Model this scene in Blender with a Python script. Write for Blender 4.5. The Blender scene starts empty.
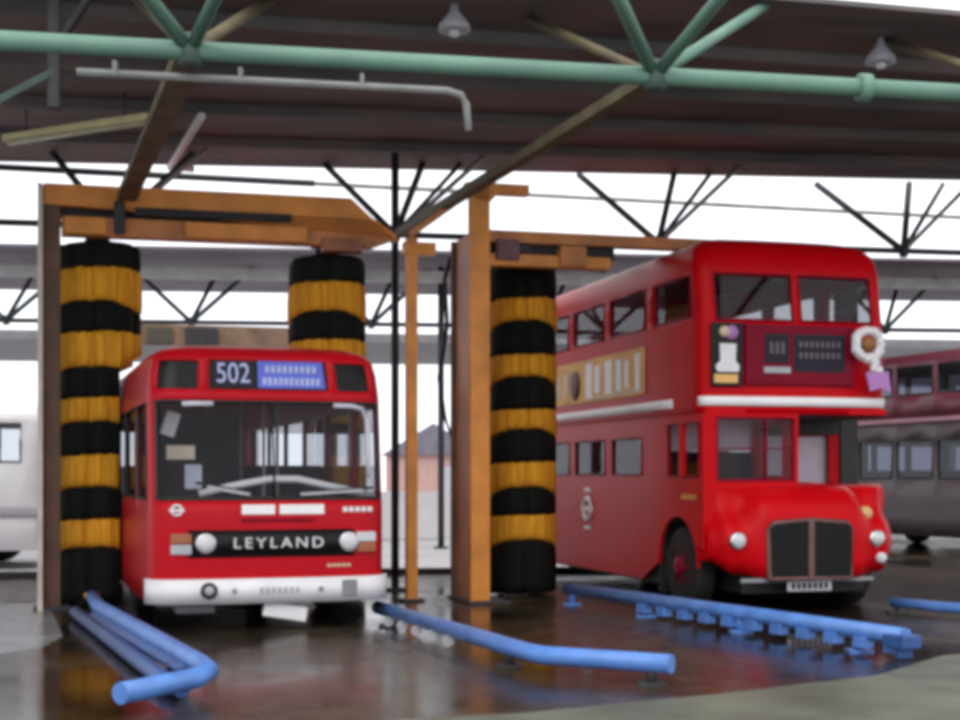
import bpy, bmesh, math, random
from mathutils import Vector, Matrix
random.seed(7)
S = bpy.context.scene
COL = S.collection
PI = math.pi
R = math.radians

# ------------------------------------------------------------------ materials
MATS = {}
def nodes_of(m):
    m.use_nodes = True
    nt = m.node_tree
    return nt, nt.nodes, nt.links

def paint(name, col, rough=0.4, metal=0.0, coat=0.0, var=0.12, scale=3.0, spec=0.5, bump=0.0, bscale=40):
    if name in MATS: return MATS[name]
    m = bpy.data.materials.new(name)
    nt, N, L = nodes_of(m)
    b = N['Principled BSDF']
    b.inputs['Roughness'].default_value = rough
    b.inputs['Metallic'].default_value = metal
    b.inputs['Specular IOR Level'].default_value = spec
    b.inputs['Coat Weight'].default_value = coat
    b.inputs['Coat Roughness'].default_value = 0.08
    tc = N.new('ShaderNodeTexCoord')
    nz = N.new('ShaderNodeTexNoise'); nz.inputs['Scale'].default_value = scale
    nz.inputs['Detail'].default_value = 5
    L.new(tc.outputs['Object'], nz.inputs['Vector'])
    rp = N.new('ShaderNodeValToRGB')
    rp.color_ramp.elements[0].position = 0.3; rp.color_ramp.elements[1].position = 0.7
    c = Vector(col)
    rp.color_ramp.elements[0].color = (*(c * (1 - var)), 1)
    rp.color_ramp.elements[1].color = (*[min(1, v * (1 + var)) for v in c], 1)
    L.new(nz.outputs['Fac'], rp.inputs['Fac'])
    L.new(rp.outputs['Color'], b.inputs['Base Color'])
    if bump:
        n2 = N.new('ShaderNodeTexNoise'); n2.inputs['Scale'].default_value = bscale
        L.new(tc.outputs['Object'], n2.inputs['Vector'])
        bp = N.new('ShaderNodeBump'); bp.inputs['Strength'].default_value = bump
        bp.inputs['Distance'].default_value = 0.02
        L.new(n2.outputs['Fac'], bp.inputs['Height']); L.new(bp.outputs['Normal'], b.inputs['Normal'])
    MATS[name] = m
    return m

def glass(name, tint=(0.55, 0.58, 0.6), gloss=0.02, refl=1.0):
    m = bpy.data.materials.new(name)
    nt, N, L = nodes_of(m)
    N.remove(N['Principled BSDF'])
    out = N['Material Output']
    tr = N.new('ShaderNodeBsdfTransparent'); tr.inputs['Color'].default_value = (*tint, 1)
    gl = N.new('ShaderNodeBsdfGlossy'); gl.inputs['Roughness'].default_value = gloss
    gl.inputs['Color'].default_value = (0.95, 0.97, 1, 1)
    fr = N.new('ShaderNodeFresnel'); fr.inputs['IOR'].default_value = 1.5
    mt = N.new('ShaderNodeMath'); mt.operation = 'MULTIPLY'; mt.inputs[1].default_value = refl
    mt.use_clamp = True
    mx = N.new('ShaderNodeMixShader')
    L.new(fr.outputs['Fac'], mt.inputs[0]); L.new(mt.outputs['Value'], mx.inputs['Fac'])
    L.new(tr.outputs['BSDF'], mx.inputs[1]); L.new(gl.outputs['BSDF'], mx.inputs[2])
    L.new(mx.outputs['Shader'], out.inputs['Surface'])
    MATS[name] = m
    return m

RED1 = paint('bus_red_paint', (0.47, 0.006, 0.014), 0.36, coat=0.0, var=0.06, spec=0.14)
RED2 = paint('double_deck_red_paint', (0.53, 0.002, 0.006), 0.34, coat=0.0, var=0.07, spec=0.10)
MAROON = paint('dark_red_paint', (0.20, 0.004, 0.02), 0.4, spec=0.1)
BRIGHT = paint('bright_white_paint', (0.9, 0.89, 0.9), 0.4, var=0.04)
WHITE = paint('white_paint', (0.78, 0.76, 0.78), 0.4, var=0.08)
CREAM = paint('cream_paint', (0.62, 0.5, 0.33), 0.45)
GOLD = paint('gold_poster', (0.85, 0.52, 0.2), 0.6, var=0.2, scale=2, spec=0.1)
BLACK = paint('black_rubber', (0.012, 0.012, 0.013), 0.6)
GLOSSBLACK = paint('black_gloss', (0.008, 0.008, 0.009), 0.3, spec=0.2)
TYRE = paint('tyre_rubber', (0.016, 0.015, 0.015), 0.75)
CHROME = paint('chrome', (0.7, 0.7, 0.72), 0.2, metal=1.0, var=0.03)
GREYMETAL = paint('grey_metal', (0.28, 0.28, 0.3), 0.45, metal=0.4)
LENS = paint('headlight_lens', (0.62, 0.63, 0.66), 0.12, coat=0.3, var=0.04)
AMBER = paint('amber_lens', (0.34, 0.10, 0.035), 0.25, coat=0.4)
BLUEBLIND = paint('blue_blind', (0.10, 0.14, 0.62), 0.5, var=0.1)
DARKBLIND = paint('dark_blind', (0.025, 0.02, 0.032), 0.5, spec=0.15)
INTERIOR = paint('interior_grey', (0.03, 0.03, 0.032), 0.8, spec=0.1)
CEILCREAM = paint('interior_cream', (0.35, 0.33, 0.29), 0.7)
SEAT = paint('seat_cloth', (0.035, 0.02, 0.02), 0.9, var=0.3, scale=20)
LGREY = paint('light_grey_plastic', (0.42, 0.42, 0.46), 0.5)
LILAC = paint('lilac_ribbon', (0.45, 0.2, 0.5), 0.6)
BROWN = paint('brown_wood', (0.3, 0.13, 0.03), 0.6)
ORANGE = paint('orange_paint', (0.78, 0.28, 0.035), 0.45, var=0.22, scale=2.2)
ORANGED = paint('weathered_orange_paint', (0.55, 0.21, 0.06), 0.55, var=0.35, scale=2.5)
DARKBROWN = paint('dark_brown_paint', (0.13, 0.065, 0.04), 0.6, var=0.35, scale=2.0)  # carries the shade on the first gantry's left post; other posts share it
PINKBROWN = paint('lit_orange_sheet', (0.62, 0.30, 0.17), 0.45, var=0.25, scale=1.2)  # pinkish tone paints the light on the post's side face
def bristle(name, col, var):
    m = paint(name, col, 0.8, var=var, scale=1.0, bump=0.5, bscale=1.0, spec=0.2)
    nt, N, L = nodes_of(m)
    tc = next(n for n in N if n.type == 'TEX_COORD')
    mp = N.new('ShaderNodeMapping'); mp.inputs['Scale'].default_value = (22, 22, 0.8)
    L.new(tc.outputs['Object'], mp.inputs['Vector'])
    for n in list(N):
        if n.type == 'TEX_NOISE': L.new(mp.outputs['Vector'], n.inputs['Vector'])
    return m
BRUSHO = bristle('orange_bristle', (0.85, 0.36, 0.025), 0.32)
BRUSHB = bristle('black_bristle', (0.006, 0.008, 0.007), 0.3)
MINT = paint('mint_green_steel', (0.135, 0.26, 0.2), 0.5, var=0.15, scale=1.5)
DGREEN = paint('dark_green_steel', (0.05, 0.085, 0.075), 0.6, var=0.3)
TAN = paint('tan_steel', (0.13, 0.105, 0.055), 0.6, var=0.25)
DARKSTEEL = paint('dark_steel', (0.03, 0.03, 0.034), 0.6, var=0.3)
PALESTEEL = paint('pale_grey_steel', (0.33, 0.34, 0.33), 0.5, var=0.2)
WHITEPIPE = paint('white_pipe_paint', (0.9, 0.9, 0.92), 0.4)
YELLOWLAMP = paint('yellowed_plastic', (0.8, 0.72, 0.38), 0.4)
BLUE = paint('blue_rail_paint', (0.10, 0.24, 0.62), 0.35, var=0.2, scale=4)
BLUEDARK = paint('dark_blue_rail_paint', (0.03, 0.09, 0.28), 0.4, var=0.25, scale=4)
SHADYRED = paint('shaded_red_paint', (0.13, 0.022, 0.04), 0.4, var=0.15)  # shade painted into the parked bus's red; the grey below likewise
SHADYGREY = paint('shaded_lower_paint', (0.075, 0.055, 0.062), 0.45, var=0.15)
PINK = paint('pale_pink_trim', (0.32, 0.16, 0.2), 0.4)
BRICK = paint('pink_brick', (0.48, 0.3, 0.27), 0.8, var=0.12, scale=8)
SLATE = paint('grey_slate', (0.16, 0.15, 0.19), 0.7)
CONC = paint('pale_concrete', (0.62, 0.6, 0.62), 0.7, var=0.1, scale=0.6)
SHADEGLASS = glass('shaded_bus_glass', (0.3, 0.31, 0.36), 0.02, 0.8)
GLASS = glass('window_glass', (0.74, 0.75, 0.77), 0.02, 0.55)
SCREEN = glass('windscreen_glass', (0.8, 0.81, 0.83), 0.03, 0.4)

def floor_mat():
    m = bpy.data.materials.new('wet_dark_concrete')
    nt, N, L = nodes_of(m)
    b = N['Principled BSDF']
    geo = N.new('ShaderNodeNewGeometry')
    n1 = N.new('ShaderNodeTexNoise'); n1.inputs['Scale'].default_value = 0.42; n1.inputs['Detail'].default_value = 6
    n1.inputs['Roughness'].default_value = 0.55
    n2 = N.new('ShaderNodeTexNoise'); n2.inputs['Scale'].default_value = 3.5; n2.inputs['Detail'].default_value = 8
    mp = N.new('ShaderNodeMapping'); mp.inputs['Scale'].default_value = (1, 0.55, 1)
    L.new(geo.outputs['Position'], mp.inputs['Vector'])
    L.new(mp.outputs['Vector'], n1.inputs['Vector']); L.new(geo.outputs['Position'], n2.inputs['Vector'])
    # wet mask: puddled slab
    wet = N.new('ShaderNodeValToRGB')
    wet.color_ramp.elements[0].position = 0.40; wet.color_ramp.elements[1].position = 0.60
    wet.color_ramp.elements[0].color = (0.0, 0.0, 0.0, 1)
    L.new(n1.outputs['Fac'], wet.inputs['Fac'])
    base = N.new('ShaderNodeMixRGB')
    base.inputs['Color1'].default_value = (0.085, 0.066, 0.05, 1)
    base.inputs['Color2'].default_value = (0.02, 0.013, 0.009, 1)
    L.new(wet.outputs['Color'], base.inputs['Fac'])
    mul = N.new('ShaderNodeMixRGB'); mul.blend_type = 'MULTIPLY'; mul.inputs['Fac'].default_value = 0.7
    r2 = N.new('ShaderNodeValToRGB')
    r2.color_ramp.elements[0].position = 0.35; r2.color_ramp.elements[1].position = 0.65
    r2.color_ramp.elements[0].color = (0.35, 0.33, 0.3, 1); r2.color_ramp.elements[1].color = (1, 0.9, 0.75, 1)
    L.new(n2.outputs['Fac'], r2.inputs['Fac'])
    L.new(base.outputs['Color'], mul.inputs['Color1']); L.new(r2.outputs['Color'], mul.inputs['Color2'])
    L.new(mul.outputs['Color'], b.inputs['Base Color'])
    rr = N.new('ShaderNodeMapRange')
    rr.inputs['To Min'].default_value = 0.32; rr.inputs['To Max'].default_value = 0.10
    L.new(wet.outputs['Color'], rr.inputs['Value']); L.new(rr.outputs['Result'], b.inputs['Roughness'])
    bp = N.new('ShaderNodeBump'); bp.inputs['Strength'].default_value = 0.11; bp.inputs['Distance'].default_value = 0.02
    n3 = N.new('ShaderNodeTexNoise'); n3.inputs['Scale'].default_value = 2.2; n3.inputs['Detail'].default_value = 3
    L.new(geo.outputs['Position'], n3.inputs['Vector'])
    L.new(n3.outputs['Fac'], bp.inputs['Height']); L.new(bp.outputs['Normal'], b.inputs['Normal'])
    b.inputs['Specular IOR Level'].default_value = 0.16
    return m
FLOOR = floor_mat()
APRON = paint('damp_grey_green_concrete', (0.12, 0.13, 0.10), 0.5, var=0.35, scale=1.4)

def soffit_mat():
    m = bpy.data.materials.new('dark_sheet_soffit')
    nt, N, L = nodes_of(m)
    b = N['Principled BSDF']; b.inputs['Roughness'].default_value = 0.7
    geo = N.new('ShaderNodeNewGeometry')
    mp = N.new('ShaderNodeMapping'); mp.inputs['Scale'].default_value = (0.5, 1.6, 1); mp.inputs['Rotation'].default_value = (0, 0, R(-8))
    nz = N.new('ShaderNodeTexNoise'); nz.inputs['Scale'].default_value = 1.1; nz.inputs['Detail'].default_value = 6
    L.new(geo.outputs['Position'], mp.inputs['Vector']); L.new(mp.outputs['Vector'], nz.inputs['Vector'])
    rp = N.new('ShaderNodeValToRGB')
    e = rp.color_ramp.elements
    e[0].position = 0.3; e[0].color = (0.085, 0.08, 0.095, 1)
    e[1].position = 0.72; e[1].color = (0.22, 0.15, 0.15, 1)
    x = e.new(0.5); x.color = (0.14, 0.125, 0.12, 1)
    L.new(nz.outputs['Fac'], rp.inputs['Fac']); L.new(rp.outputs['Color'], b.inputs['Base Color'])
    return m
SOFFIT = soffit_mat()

# ------------------------------------------------------------------ helpers
class MB:
    def __init__(self): self.bm = bmesh.new()
    def box(self, c, s, rz=0.0, bevel=0.0, M=None):
        r = bmesh.ops.create_cube(self.bm, size=1.0)
        vs = r['verts']
        mat = Matrix.Translation(Vector(c)) @ Matrix.Rotation(rz, 4, 'Z') @ Matrix.Diagonal((s[0], s[1], s[2], 1))
        if M is not None: mat = M @ mat
        bmesh.ops.transform(self.bm, matrix=mat, verts=vs)
        if bevel:
            es = list({e for v in vs for e in v.link_edges})
            bmesh.ops.bevel(self.bm, geom=es, offset=bevel, segments=2, affect='EDGES', profile=0.7)
        return self
    def bar(self, a, b, w, h, up=(0, 0, 1)):
        """square-section bar from a to b"""
        a = Vector(a); b = Vector(b); d = b - a; ln = d.length; d.normalize()
        u = Vector(up)
        if abs(d.dot(u)) > 0.98: u = Vector((0, 1, 0))
        x = d.cross(u).normalized(); z = x.cross(d).normalized()
        M = Matrix(((x.x, d.x, z.x, 0), (x.y, d.y, z.y, 0), (x.z, d.z, z.z, 0), (0, 0, 0, 1)))
        M = Matrix.Translation((a + b) / 2) @ M
        return self.box((0, 0, 0), (w, ln, h), M=M)
    def tube(self, pts, r, n=10, cap=True):
        pts = [Vector(p) for p in pts]
        rings = []
        for i, p in enumerate(pts):
            if i == 0: d = pts[1] - p
            elif i == len(pts) - 1: d = p - pts[i - 1]
            else: d = (pts[i + 1] - p).normalized() + (p - pts[i - 1]).normalized()
            d.normalize()
            u = Vector((0, 0, 1)) if abs(d.z) < 0.95 else Vector((0, 1, 0))
            x = d.cross(u).normalized(); z = x.cross(d).normalized()
            k = 1.0
            if 0 < i < len(pts) - 1:
                c = (p - pts[i - 1]).normalized().dot(d)
                k = 1 / max(c, 0.5)
            rings.append([self.bm.verts.new(p + (x * math.cos(t) * k + z * math.sin(t)) * r) for t in [2 * PI * j / n for j in range(n)]])
        for a, b in zip(rings, rings[1:]):
            for j in range(n):
                f = self.bm.faces.new((a[j], a[(j + 1) % n], b[(j + 1) % n], b[j])); f.smooth = True
        if cap:
            self.bm.faces.new(rings[0][::-1]); self.bm.faces.new(rings[-1])
        return self
    def lathe(self, prof, c, axis='Z', n=28):
        """prof: list of (r, h); revolve about axis through c"""
        rings = []
        c = Vector(c)
        for r, h in prof:
            ring = []
            for j in range(n):
                t = 2 * PI * j / n
                if axis == 'Z': p = Vector((r * math.cos(t), r * math.sin(t), h))
                elif axis == 'X': p = Vector((h, r * math.cos(t), r * math.sin(t)))
                else: p = Vector((r * math.cos(t), h, r * math.sin(t)))
                ring.append(self.bm.verts.new(c + p))
            rings.append(ring)
        for a, b in zip(rings, rings[1:]):
            for j in range(n):
                f = self.bm.faces.new((a[j], a[(j + 1) % n], b[(j + 1) % n], b[j])); f.smooth = True
        self.bm.faces.new(rings[0]); self.bm.faces.new(rings[-1])
        return self
    def torus(self, c, R0, r, axis='Y', n=28, m=10):
        c = Vector(c); g = []
        for i in range(n):
            t = 2 * PI * i / n; row = []
            for j in range(m):
                s = 2 * PI * j / m
                a = R0 + r * math.cos(s); h = r * math.sin(s)
                if axis == 'Y': p = Vector((a * math.cos(t), h, a * math.sin(t)))
                elif axis == 'X': p = Vector((h, a * math.cos(t), a * math.sin(t)))
                else: p = Vector((a * math.cos(t), a * math.sin(t), h))
                row.append(self.bm.verts.new(c + p))
            g.append(row)
        for i in range(n):
            for j in range(m):
                f = self.bm.faces.new((g[i][j], g[(i + 1) % n][j], g[(i + 1) % n][(j + 1) % m], g[i][(j + 1) % m])); f.smooth = True
        return self
    def poly(self, pts):
        self.bm.faces.new([self.bm.verts.new(Vector(p)) for p in pts]); return self
    def prism(self, pts, d):
        """extrude polygon pts by vector d"""
        d = Vector(d)
        a = [self.bm.verts.new(Vector(p)) for p in pts]; b = [self.bm.verts.new(Vector(p) + d) for p in pts]
        self.bm.faces.new(a[::-1]); self.bm.faces.new(b)
        n = len(a)
        for i in range(n): self.bm.faces.new((a[i], a[(i + 1) % n], b[(i + 1) % n], b[i]))
        return self
    def build(self, name, mat, parent=None, solid=0.0, label=None, smooth_angle=None):
        bmesh.ops.recalc_face_normals(self.bm, faces=self.bm.faces)
        me = bpy.data.meshes.new(name); self.bm.to_mesh(me); self.bm.free()
        me.materials.append(mat)
        o = bpy.data.objects.new(name, me); COL.objects.link(o)
        if parent: o.parent = parent
        if solid:
            md = o.modifiers.new('thickness', 'SOLIDIFY'); md.thickness = solid; md.offset = -1
        if label: o['label'] = label
        return o

def tag(o, label, cat, group=None):
    o['label'] = label; o['category'] = cat
    if group: o['group'] = group
    return o
def thing(name, label, cat, loc=(0, 0, 0), rz=0.0, group=None):
    o = bpy.data.objects.new(name, None); COL.objects.link(o)
    o.empty_display_size = 0.3
    o.location = loc; o.rotation_euler = (0, 0, rz)
    return tag(o, label, cat, group)
def struct(o):
    o['kind'] = 'structure'; return o

def text_mesh(name, body, size, mat, parent, M, extrude=0.004, spacing=1.0, sx=1.0, label=None):
    cu = bpy.data.curves.new(name + '_curve', 'FONT')
    cu.body = body; cu.size = size; cu.extrude = extrude; cu.align_x = 'CENTER'; cu.align_y = 'CENTER'
    cu.space_character = spacing
    t = bpy.data.objects.new('tmp_text', cu); COL.objects.link(t)
    bpy.context.view_layer.update()
    me = bpy.data.meshes.new_from_object(t)
    bpy.data.objects.remove(t); bpy.data.curves.remove(cu)
    me.name = name
    me.transform(Matrix.Diagonal((sx, 1, 1, 1))); me.transform(M)
    me.materials.clear(); me.materials.append(mat)
    o = bpy.data.objects.new(name, me); COL.objects.link(o); o.parent = parent
    if label: o['label'] = label
    return o
FRONT = Matrix.Rotation(PI / 2, 4, 'X')                       # faces -Y
LEFT = Matrix.Rotation(-PI / 2, 4, 'Z') @ FRONT                # faces -X

# --- coachwork: rings of stations round the plan at many heights, windows left open
class Shell:
    def __init__(self, stations, levels, pos, holes, zbot=None, zfun=None):
        self.st = stations; self.lv = sorted(set(round(z, 4) for z in levels)); self.pos = pos; self.holes = holes
        self.zbot = zbot
    def inhole(self, a, b, z):
        pa, pb = a['p'], b['p']
        if a['t'] != b['t']: tags = (b['t'] if b.get('j') else a['t'],)
        else: tags = (a['t'],)
        for h in self.holes:
            if h[0] in tags and h[1] - 1e-4 <= (pa + pb) / 2 <= h[2] + 1e-4 and h[3] <= z <= h[4]: return h
        return None
    def body(self, name, mat, parent, cap_top=True, cap_bottom=False, thick=0.04, smooth=True):
        m = MB(); bm = m.bm
        n = len(self.st); rows = []
        for j, z in enumerate(self.lv):
            row = []
            for s in self.st:
                zz = z
                if j == 0 and self.zbot: zz = self.zbot(s)
                row.append(bm.verts.new(self.pos(s, zz)))
            rows.append(row)
        for j in range(len(self.lv) - 1):
            zm = (self.lv[j] + self.lv[j + 1]) / 2
            for i in range(n):
                k = (i + 1) % n
                if self.inhole(self.st[i], self.st[k], zm): continue
                q = (rows[j][i], rows[j][k], rows[j + 1][k], rows[j + 1][i])
                try:
                    f = bm.faces.new(q); f.smooth = smooth
                except ValueError: pass
        if cap_top:
            f = bm.faces.new(rows[-1]); f.smooth = smooth
        if cap_bottom: bm.faces.new(rows[0][::-1])
        o = m.build(name, mat, parent, solid=thick)
        return o
    def strip(self, h, off, z0, z1, p0, p1):
        """vertices of the stations of tag h between p0..p1"""
        return [s for s in self.st if s['t'] == h and p0 - 1e-4 <= s['p'] <= p1 + 1e-4]
    def pane(self, h, name, mat, parent, off=-0.02, label=None, zn=2):
        ss = self.strip(h[0], off, h[3], h[4], h[1], h[2])
        m = MB(); bm = m.bm
        zs = [z for z in self.lv if h[3] - 1e-4 <= z <= h[4] + 1e-4]
        rows = [[bm.verts.new(self.pos(s, z) + Vector((s['n'][0], s['n'][1], 0)) * off) for s in ss] for z in zs]
        for a, b in zip(rows, rows[1:]):
            for i in range(len(ss) - 1):
                f = bm.faces.new((a[i], a[i + 1], b[i + 1], b[i])); f.smooth = True
        return m.build(name, mat, parent, label=label)
    def frame(self, h, name, mat, parent, w=0.025, out=0.012, label=None):
        """thin rubber/metal surround round a window"""
        ss = self.strip(h[0], 0, h[3], h[4], h[1], h[2])
        m = MB()
        zs = [z for z in self.lv if h[3] - 1e-4 <= z <= h[4] + 1e-4]
        loop = [(ss[i], zs[0]) for i in range(len(ss))] + [(ss[-1], z) for z in zs[1:]] + [(ss[i], zs[-1]) for i in range(len(ss) - 2, -1, -1)] + [(ss[0], z) for z in zs[-2:0:-1]]
        pts = [self.pos(s, z) + Vector((s['n'][0], s['n'][1], 0)) * (out - w) for s, z in loop]
        m.tube(pts + [pts[0]], w, 6, cap=False)
        return m.build(name, mat, parent, label=label)
    def belt(self, name, mat, parent, z0, z1, sel, out=0.01, thick=0.02, label=None):
        """band following chosen consecutive stations"""
        ss = [s for s in self.st if sel(s)]
        m = MB(); bm = m.bm
        ins = lambda s, z, o: self.pos(s, z) + Vector((s['n'][0], s['n'][1], 0)) * o
        a = [bm.verts.new(ins(s, z0, out)) for s in ss]; b = [bm.verts.new(ins(s, z1, out)) for s in ss]
        c = [bm.verts.new(ins(s, z1, out - thick)) for s in ss]; d = [bm.verts.new(ins(s, z0, out - thick)) for s in ss]
        for i in range(len(ss) - 1):
            for p, q in ((a, b), (b, c), (c, d), (d, a)):
                f = bm.faces.new((p[i], p[i + 1], q[i + 1], q[i])); f.smooth = p is a
        bm.faces.new((a[0], b[0], c[0], d[0])); bm.faces.new((d[-1], c[-1], b[-1], a[-1]))
        return m.build(name, mat, parent, label=label)

def stn(x, y, nx, ny, t, p): return dict(x=x, y=y, n=(nx, ny), t=t, p=p)
def dense(vals, step):
    vals = sorted(set(round(v, 4) for v in vals)); out = []
    for a, b in zip(vals, vals[1:]):
        k = max(1, int(math.ceil((b - a) / step)))
        out += [a + (b - a) * i / k for i in range(k)]
    return out + [vals[-1]]

def box_plan(hw, y0, y1, rf, rr, xs, ysl, ysr, xr, bow=0.0, fstep=0.12, sstep=0.7):
    """rounded plan, going: left side from back to front, front left to right, right side, rear. Corner stations belong to the front/rear."""
    st = []
    for y in reversed(dense([y0 + rf, y1 - rr] + ysl, sstep)): st.append(stn(-hw, y, -1, 0, 'L', y))
    fx = dense([-(hw - rf), hw - rf] + xs, fstep)
    def yb(x): return y0 + bow * (x / hw) ** 2
    for k in range(1, 5):                                       # front left corner
        t = PI / 2 * k / 5
        x = -(hw - rf) - rf * math.cos(t); y = y0 + rf - rf * math.sin(t) + bow * (1 - k / 5.0) * 0.0 + bow * ((hw - rf) / hw) ** 2 * (k / 5.0)
        st.append(stn(x, y, -math.cos(t), -math.sin(t), 'F', x))
    for x in fx: st.append(stn(x, yb(x), 0, -1, 'F', x))
    for k in range(4, 0, -1):
        t = PI / 2 * k / 5
        x = (hw - rf) + rf * math.cos(t); y = y0 + rf - rf * math.sin(t) + bow * ((hw - rf) / hw) ** 2 * (k / 5.0)
        st.append(stn(x, y, math.cos(t), -math.sin(t), 'F', x))
    for y in dense([y0 + rf, y1 - rr] + ysr, sstep): st.append(stn(hw, y, 1, 0, 'R', y))
    for k in range(1, 4):
        t = PI / 2 * k / 4
        st.append(stn(hw - rr + rr * math.cos(t), y1 - rr + rr * math.sin(t), math.cos(t), math.sin(t), 'B', hw - rr + rr * math.cos(t)))
    for x in reversed(dense([-(hw - rr), hw - rr] + xr, 0.4)): st.append(stn(x, y1, 0, 1, 'B', x))
    for k in range(3, 0, -1):
        t = PI / 2 * k / 4
        st.append(stn(-(hw - rr) - rr * math.cos(t), y1 - rr + rr * math.sin(t), -math.cos(t), math.sin(t), 'B', -(hw - rr) - rr * math.cos(t)))
    return st

def interp(tab, z):
    if z <= tab[0][0]: return tab[0][1]
    for (a, va), (b, vb) in zip(tab, tab[1:]):
        if z <= b: return va + (vb - va) * (z - a) / (b - a)
    return tab[-1][1]

def wheel(parent, x, y, r=0.5, w=0.28, side=-1, hubmat=None):
    m = MB()
    prof = [(r * 0.55, -w / 2), (r * 0.86, -w / 2), (r * 0.97, -w * 0.42), (r, -w * 0.25), (r, w * 0.25), (r * 0.97, w * 0.42), (r * 0.86, w / 2), (r * 0.55, w / 2)]
    m.lathe(prof, (x, y, r), 'X')
    wh = m.build('wheel', TYRE, parent)
    h = MB()
    s = side
    h.lathe([(r * 0.56, s * (w / 2 - 0.06)), (r * 0.54, s * (w / 2 + 0.005)), (r * 0.45, s * (w / 2 - 0.03)), (r * 0.25, s * (w / 2 - 0.02)), (r * 0.22, s * (w / 2 + 0.05)), (r * 0.1, s * (w / 2 + 0.06))], (x, y, r), 'X', 24)
    for k in range(8):
        t = 2 * PI * k / 8
        h.box((x + s * (w / 2), y + r * 0.35 * math.cos(t), r + r * 0.35 * math.sin(t)), (0.04, 0.035, 0.035))
    h.build('hub', hubmat or MAROON, wh)
    return wh

def seat(parent, x, y, z, w=0.85, d=0.42):
    m = MB()
    m.box((x, y, z + 0.42), (w, d, 0.1), bevel=0.03)
    m.box((x, y + d / 2, z + 0.72), (w, 0.09, 0.62), bevel=0.03)
    m.box((x, y, z + 0.19), (w * 0.8, d * 0.6, 0.38))
    return m.build('passenger_seat', SEAT, parent)

# ------------------------------------------------------------------ single-decker
A1 = R(18)
sd = thing('single_decker_bus', 'red single-deck bus with white bumper and blue destination blind coming out of the wash', 'bus', (-2.14, 15.0, 0), A1)
HW = 1.27; LEN = 10.3
roof1 = [(2.46, 0.0), (2.74, 0.02), (2.84, 0.05), (2.92, 0.12), (2.98, 0.28), (3.01, 0.56), (3.025, 0.95)]
lean1 = [(0.3, 0.02), (0.56, 0.0), (1.3, 0.0), (1.36, 0.02), (2.40, 0.17), (2.84, 0.28), (3.025, 0.36)]
def pos1(s, z):
    ins = interp(roof1, z)
    hl = LEN / 2
    x = s['x'] * (1 - ins / HW); y = hl + (s['y'] - hl) * (1 - ins / hl * 0.8)
    k = max(0.0, 1 - s['y'] / 1.6)
    # the nose narrows a little towards the front corners
    tap = max(0.0, 1 - s['y'] / 0.9)
    x *= 1 - 0.044 * tap
    if z < 1.3: x *= 1 - 0.012 * (1.3 - z) * 0
    y += interp(lean1, z) * k
    return Vector((x, y, z))
WS1 = ('F', -1.19, 1.19, 1.37, 2.38)
DISP = ('F', -0.66, 0.66, 2.51, 2.84)
CORL = ('F', -1.19, -0.78, 2.51, 2.82); CORR = ('F', 0.76, 1.17, 2.51, 2.82)
sidew = [(0.45, 1.15)] + [(1.45 + 1.43 * i, 1.45 + 1.43 * i + 1.3) for i in range(6)]
H1 = [WS1, DISP, CORL, CORR]
for a, b in sidew: H1 += [('L', a, b, 1.36, 2.36)]
rside = [(1.9 + 1.43 * i, 1.9 + 1.43 * i + 1.3) for i in range(5)]
for a, b in [(0.5, 1.6)] + rside: H1 += [('R', a, b, 1.36, 2.36)]
RW1 = ('B', -0.95, 0.95, 1.5, 2.36); H1.append(RW1)
st1 = box_plan(HW, 0.0, LEN, 0.30, 0.2, [-0.66, 0.66, -0.78, 0.76, -0.9, 0.9], [v for p in sidew for v in p], [v for p in [(0.5, 1.6)] + rside for v in p], [-0.95, 0.95], bow=0.07)
# put hole limits on existing corner stations
def snap(st, t, v):
    return min((s for s in st if s['t'] == t), key=lambda s: abs(s['p'] - v))['p']
def snaph(st, h): return (h[0], snap(st, h[0], h[1]), snap(st, h[0], h[2]), h[3], h[4])
H1 = [snaph(st1, h) for h in H1]
def zb1(s):
    if s['t'] in 'LR':
        for c in (2.6, 7.7):
            d = abs(s['y'] - c)
            if d < 0.58: return 0.5 + math.sqrt(0.6 ** 2 - d * d)
    return 0.30
lv1 = [0.30, 0.43, 0.56, 0.76, 1.07, 1.24, 1.37, 1.5, 1.7, 1.9, 2.1, 2.25, 2.36, 2.38, 2.46, 2.51, 2.6, 2.7, 2.82, 2.84, 2.88, 2.92, 2.95, 2.98, 2.995, 3.01, 3.025]
lv1 = [z for z in lv1 if z not in (0.43,)]
# levels between floor and arch top must follow the arch, so only the lowest row is free
def arch_ok(z): return z
for extra in (2.6 - 0.58, 2.6 - 0.4, 2.6 - 0.2, 2.6, 2.6 + 0.2, 2.6 + 0.4, 2.6 + 0.58, 7.7 - 0.58, 7.7 - 0.3, 7.7, 7.7 + 0.3, 7.7 + 0.58):
    pass
sh1 = Shell(st1, lv1, pos1, H1)
body1 = sh1.body('body', RED1, sd)
for h in H1:
    big = h[0] == 'F' and h[3] < 2
    if h[0] == 'F' and not big: continue
    nm = 'windscreen' if big else ('rear_window' if h[0] == 'B' else 'side_window')
    g = sh1.pane(h, nm, SCREEN if big else GLASS, sd)
    sh1.frame(h, 'window_rubber', BLACK, g, w=0.022 if big else 0.018)
# windscreen centre joint is hidden by a slim divider
m = MB(); c0 = [Vector((0.02, 0.0, 0)) + sh1.pos(stn(0, 0.0, 0, -1, 'F', 0), z) for z in (1.37, 1.9, 2.38)]
m.tube(c0, 0.012, 6); m.build('windscreen_joint', BLACK, sd)
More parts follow.
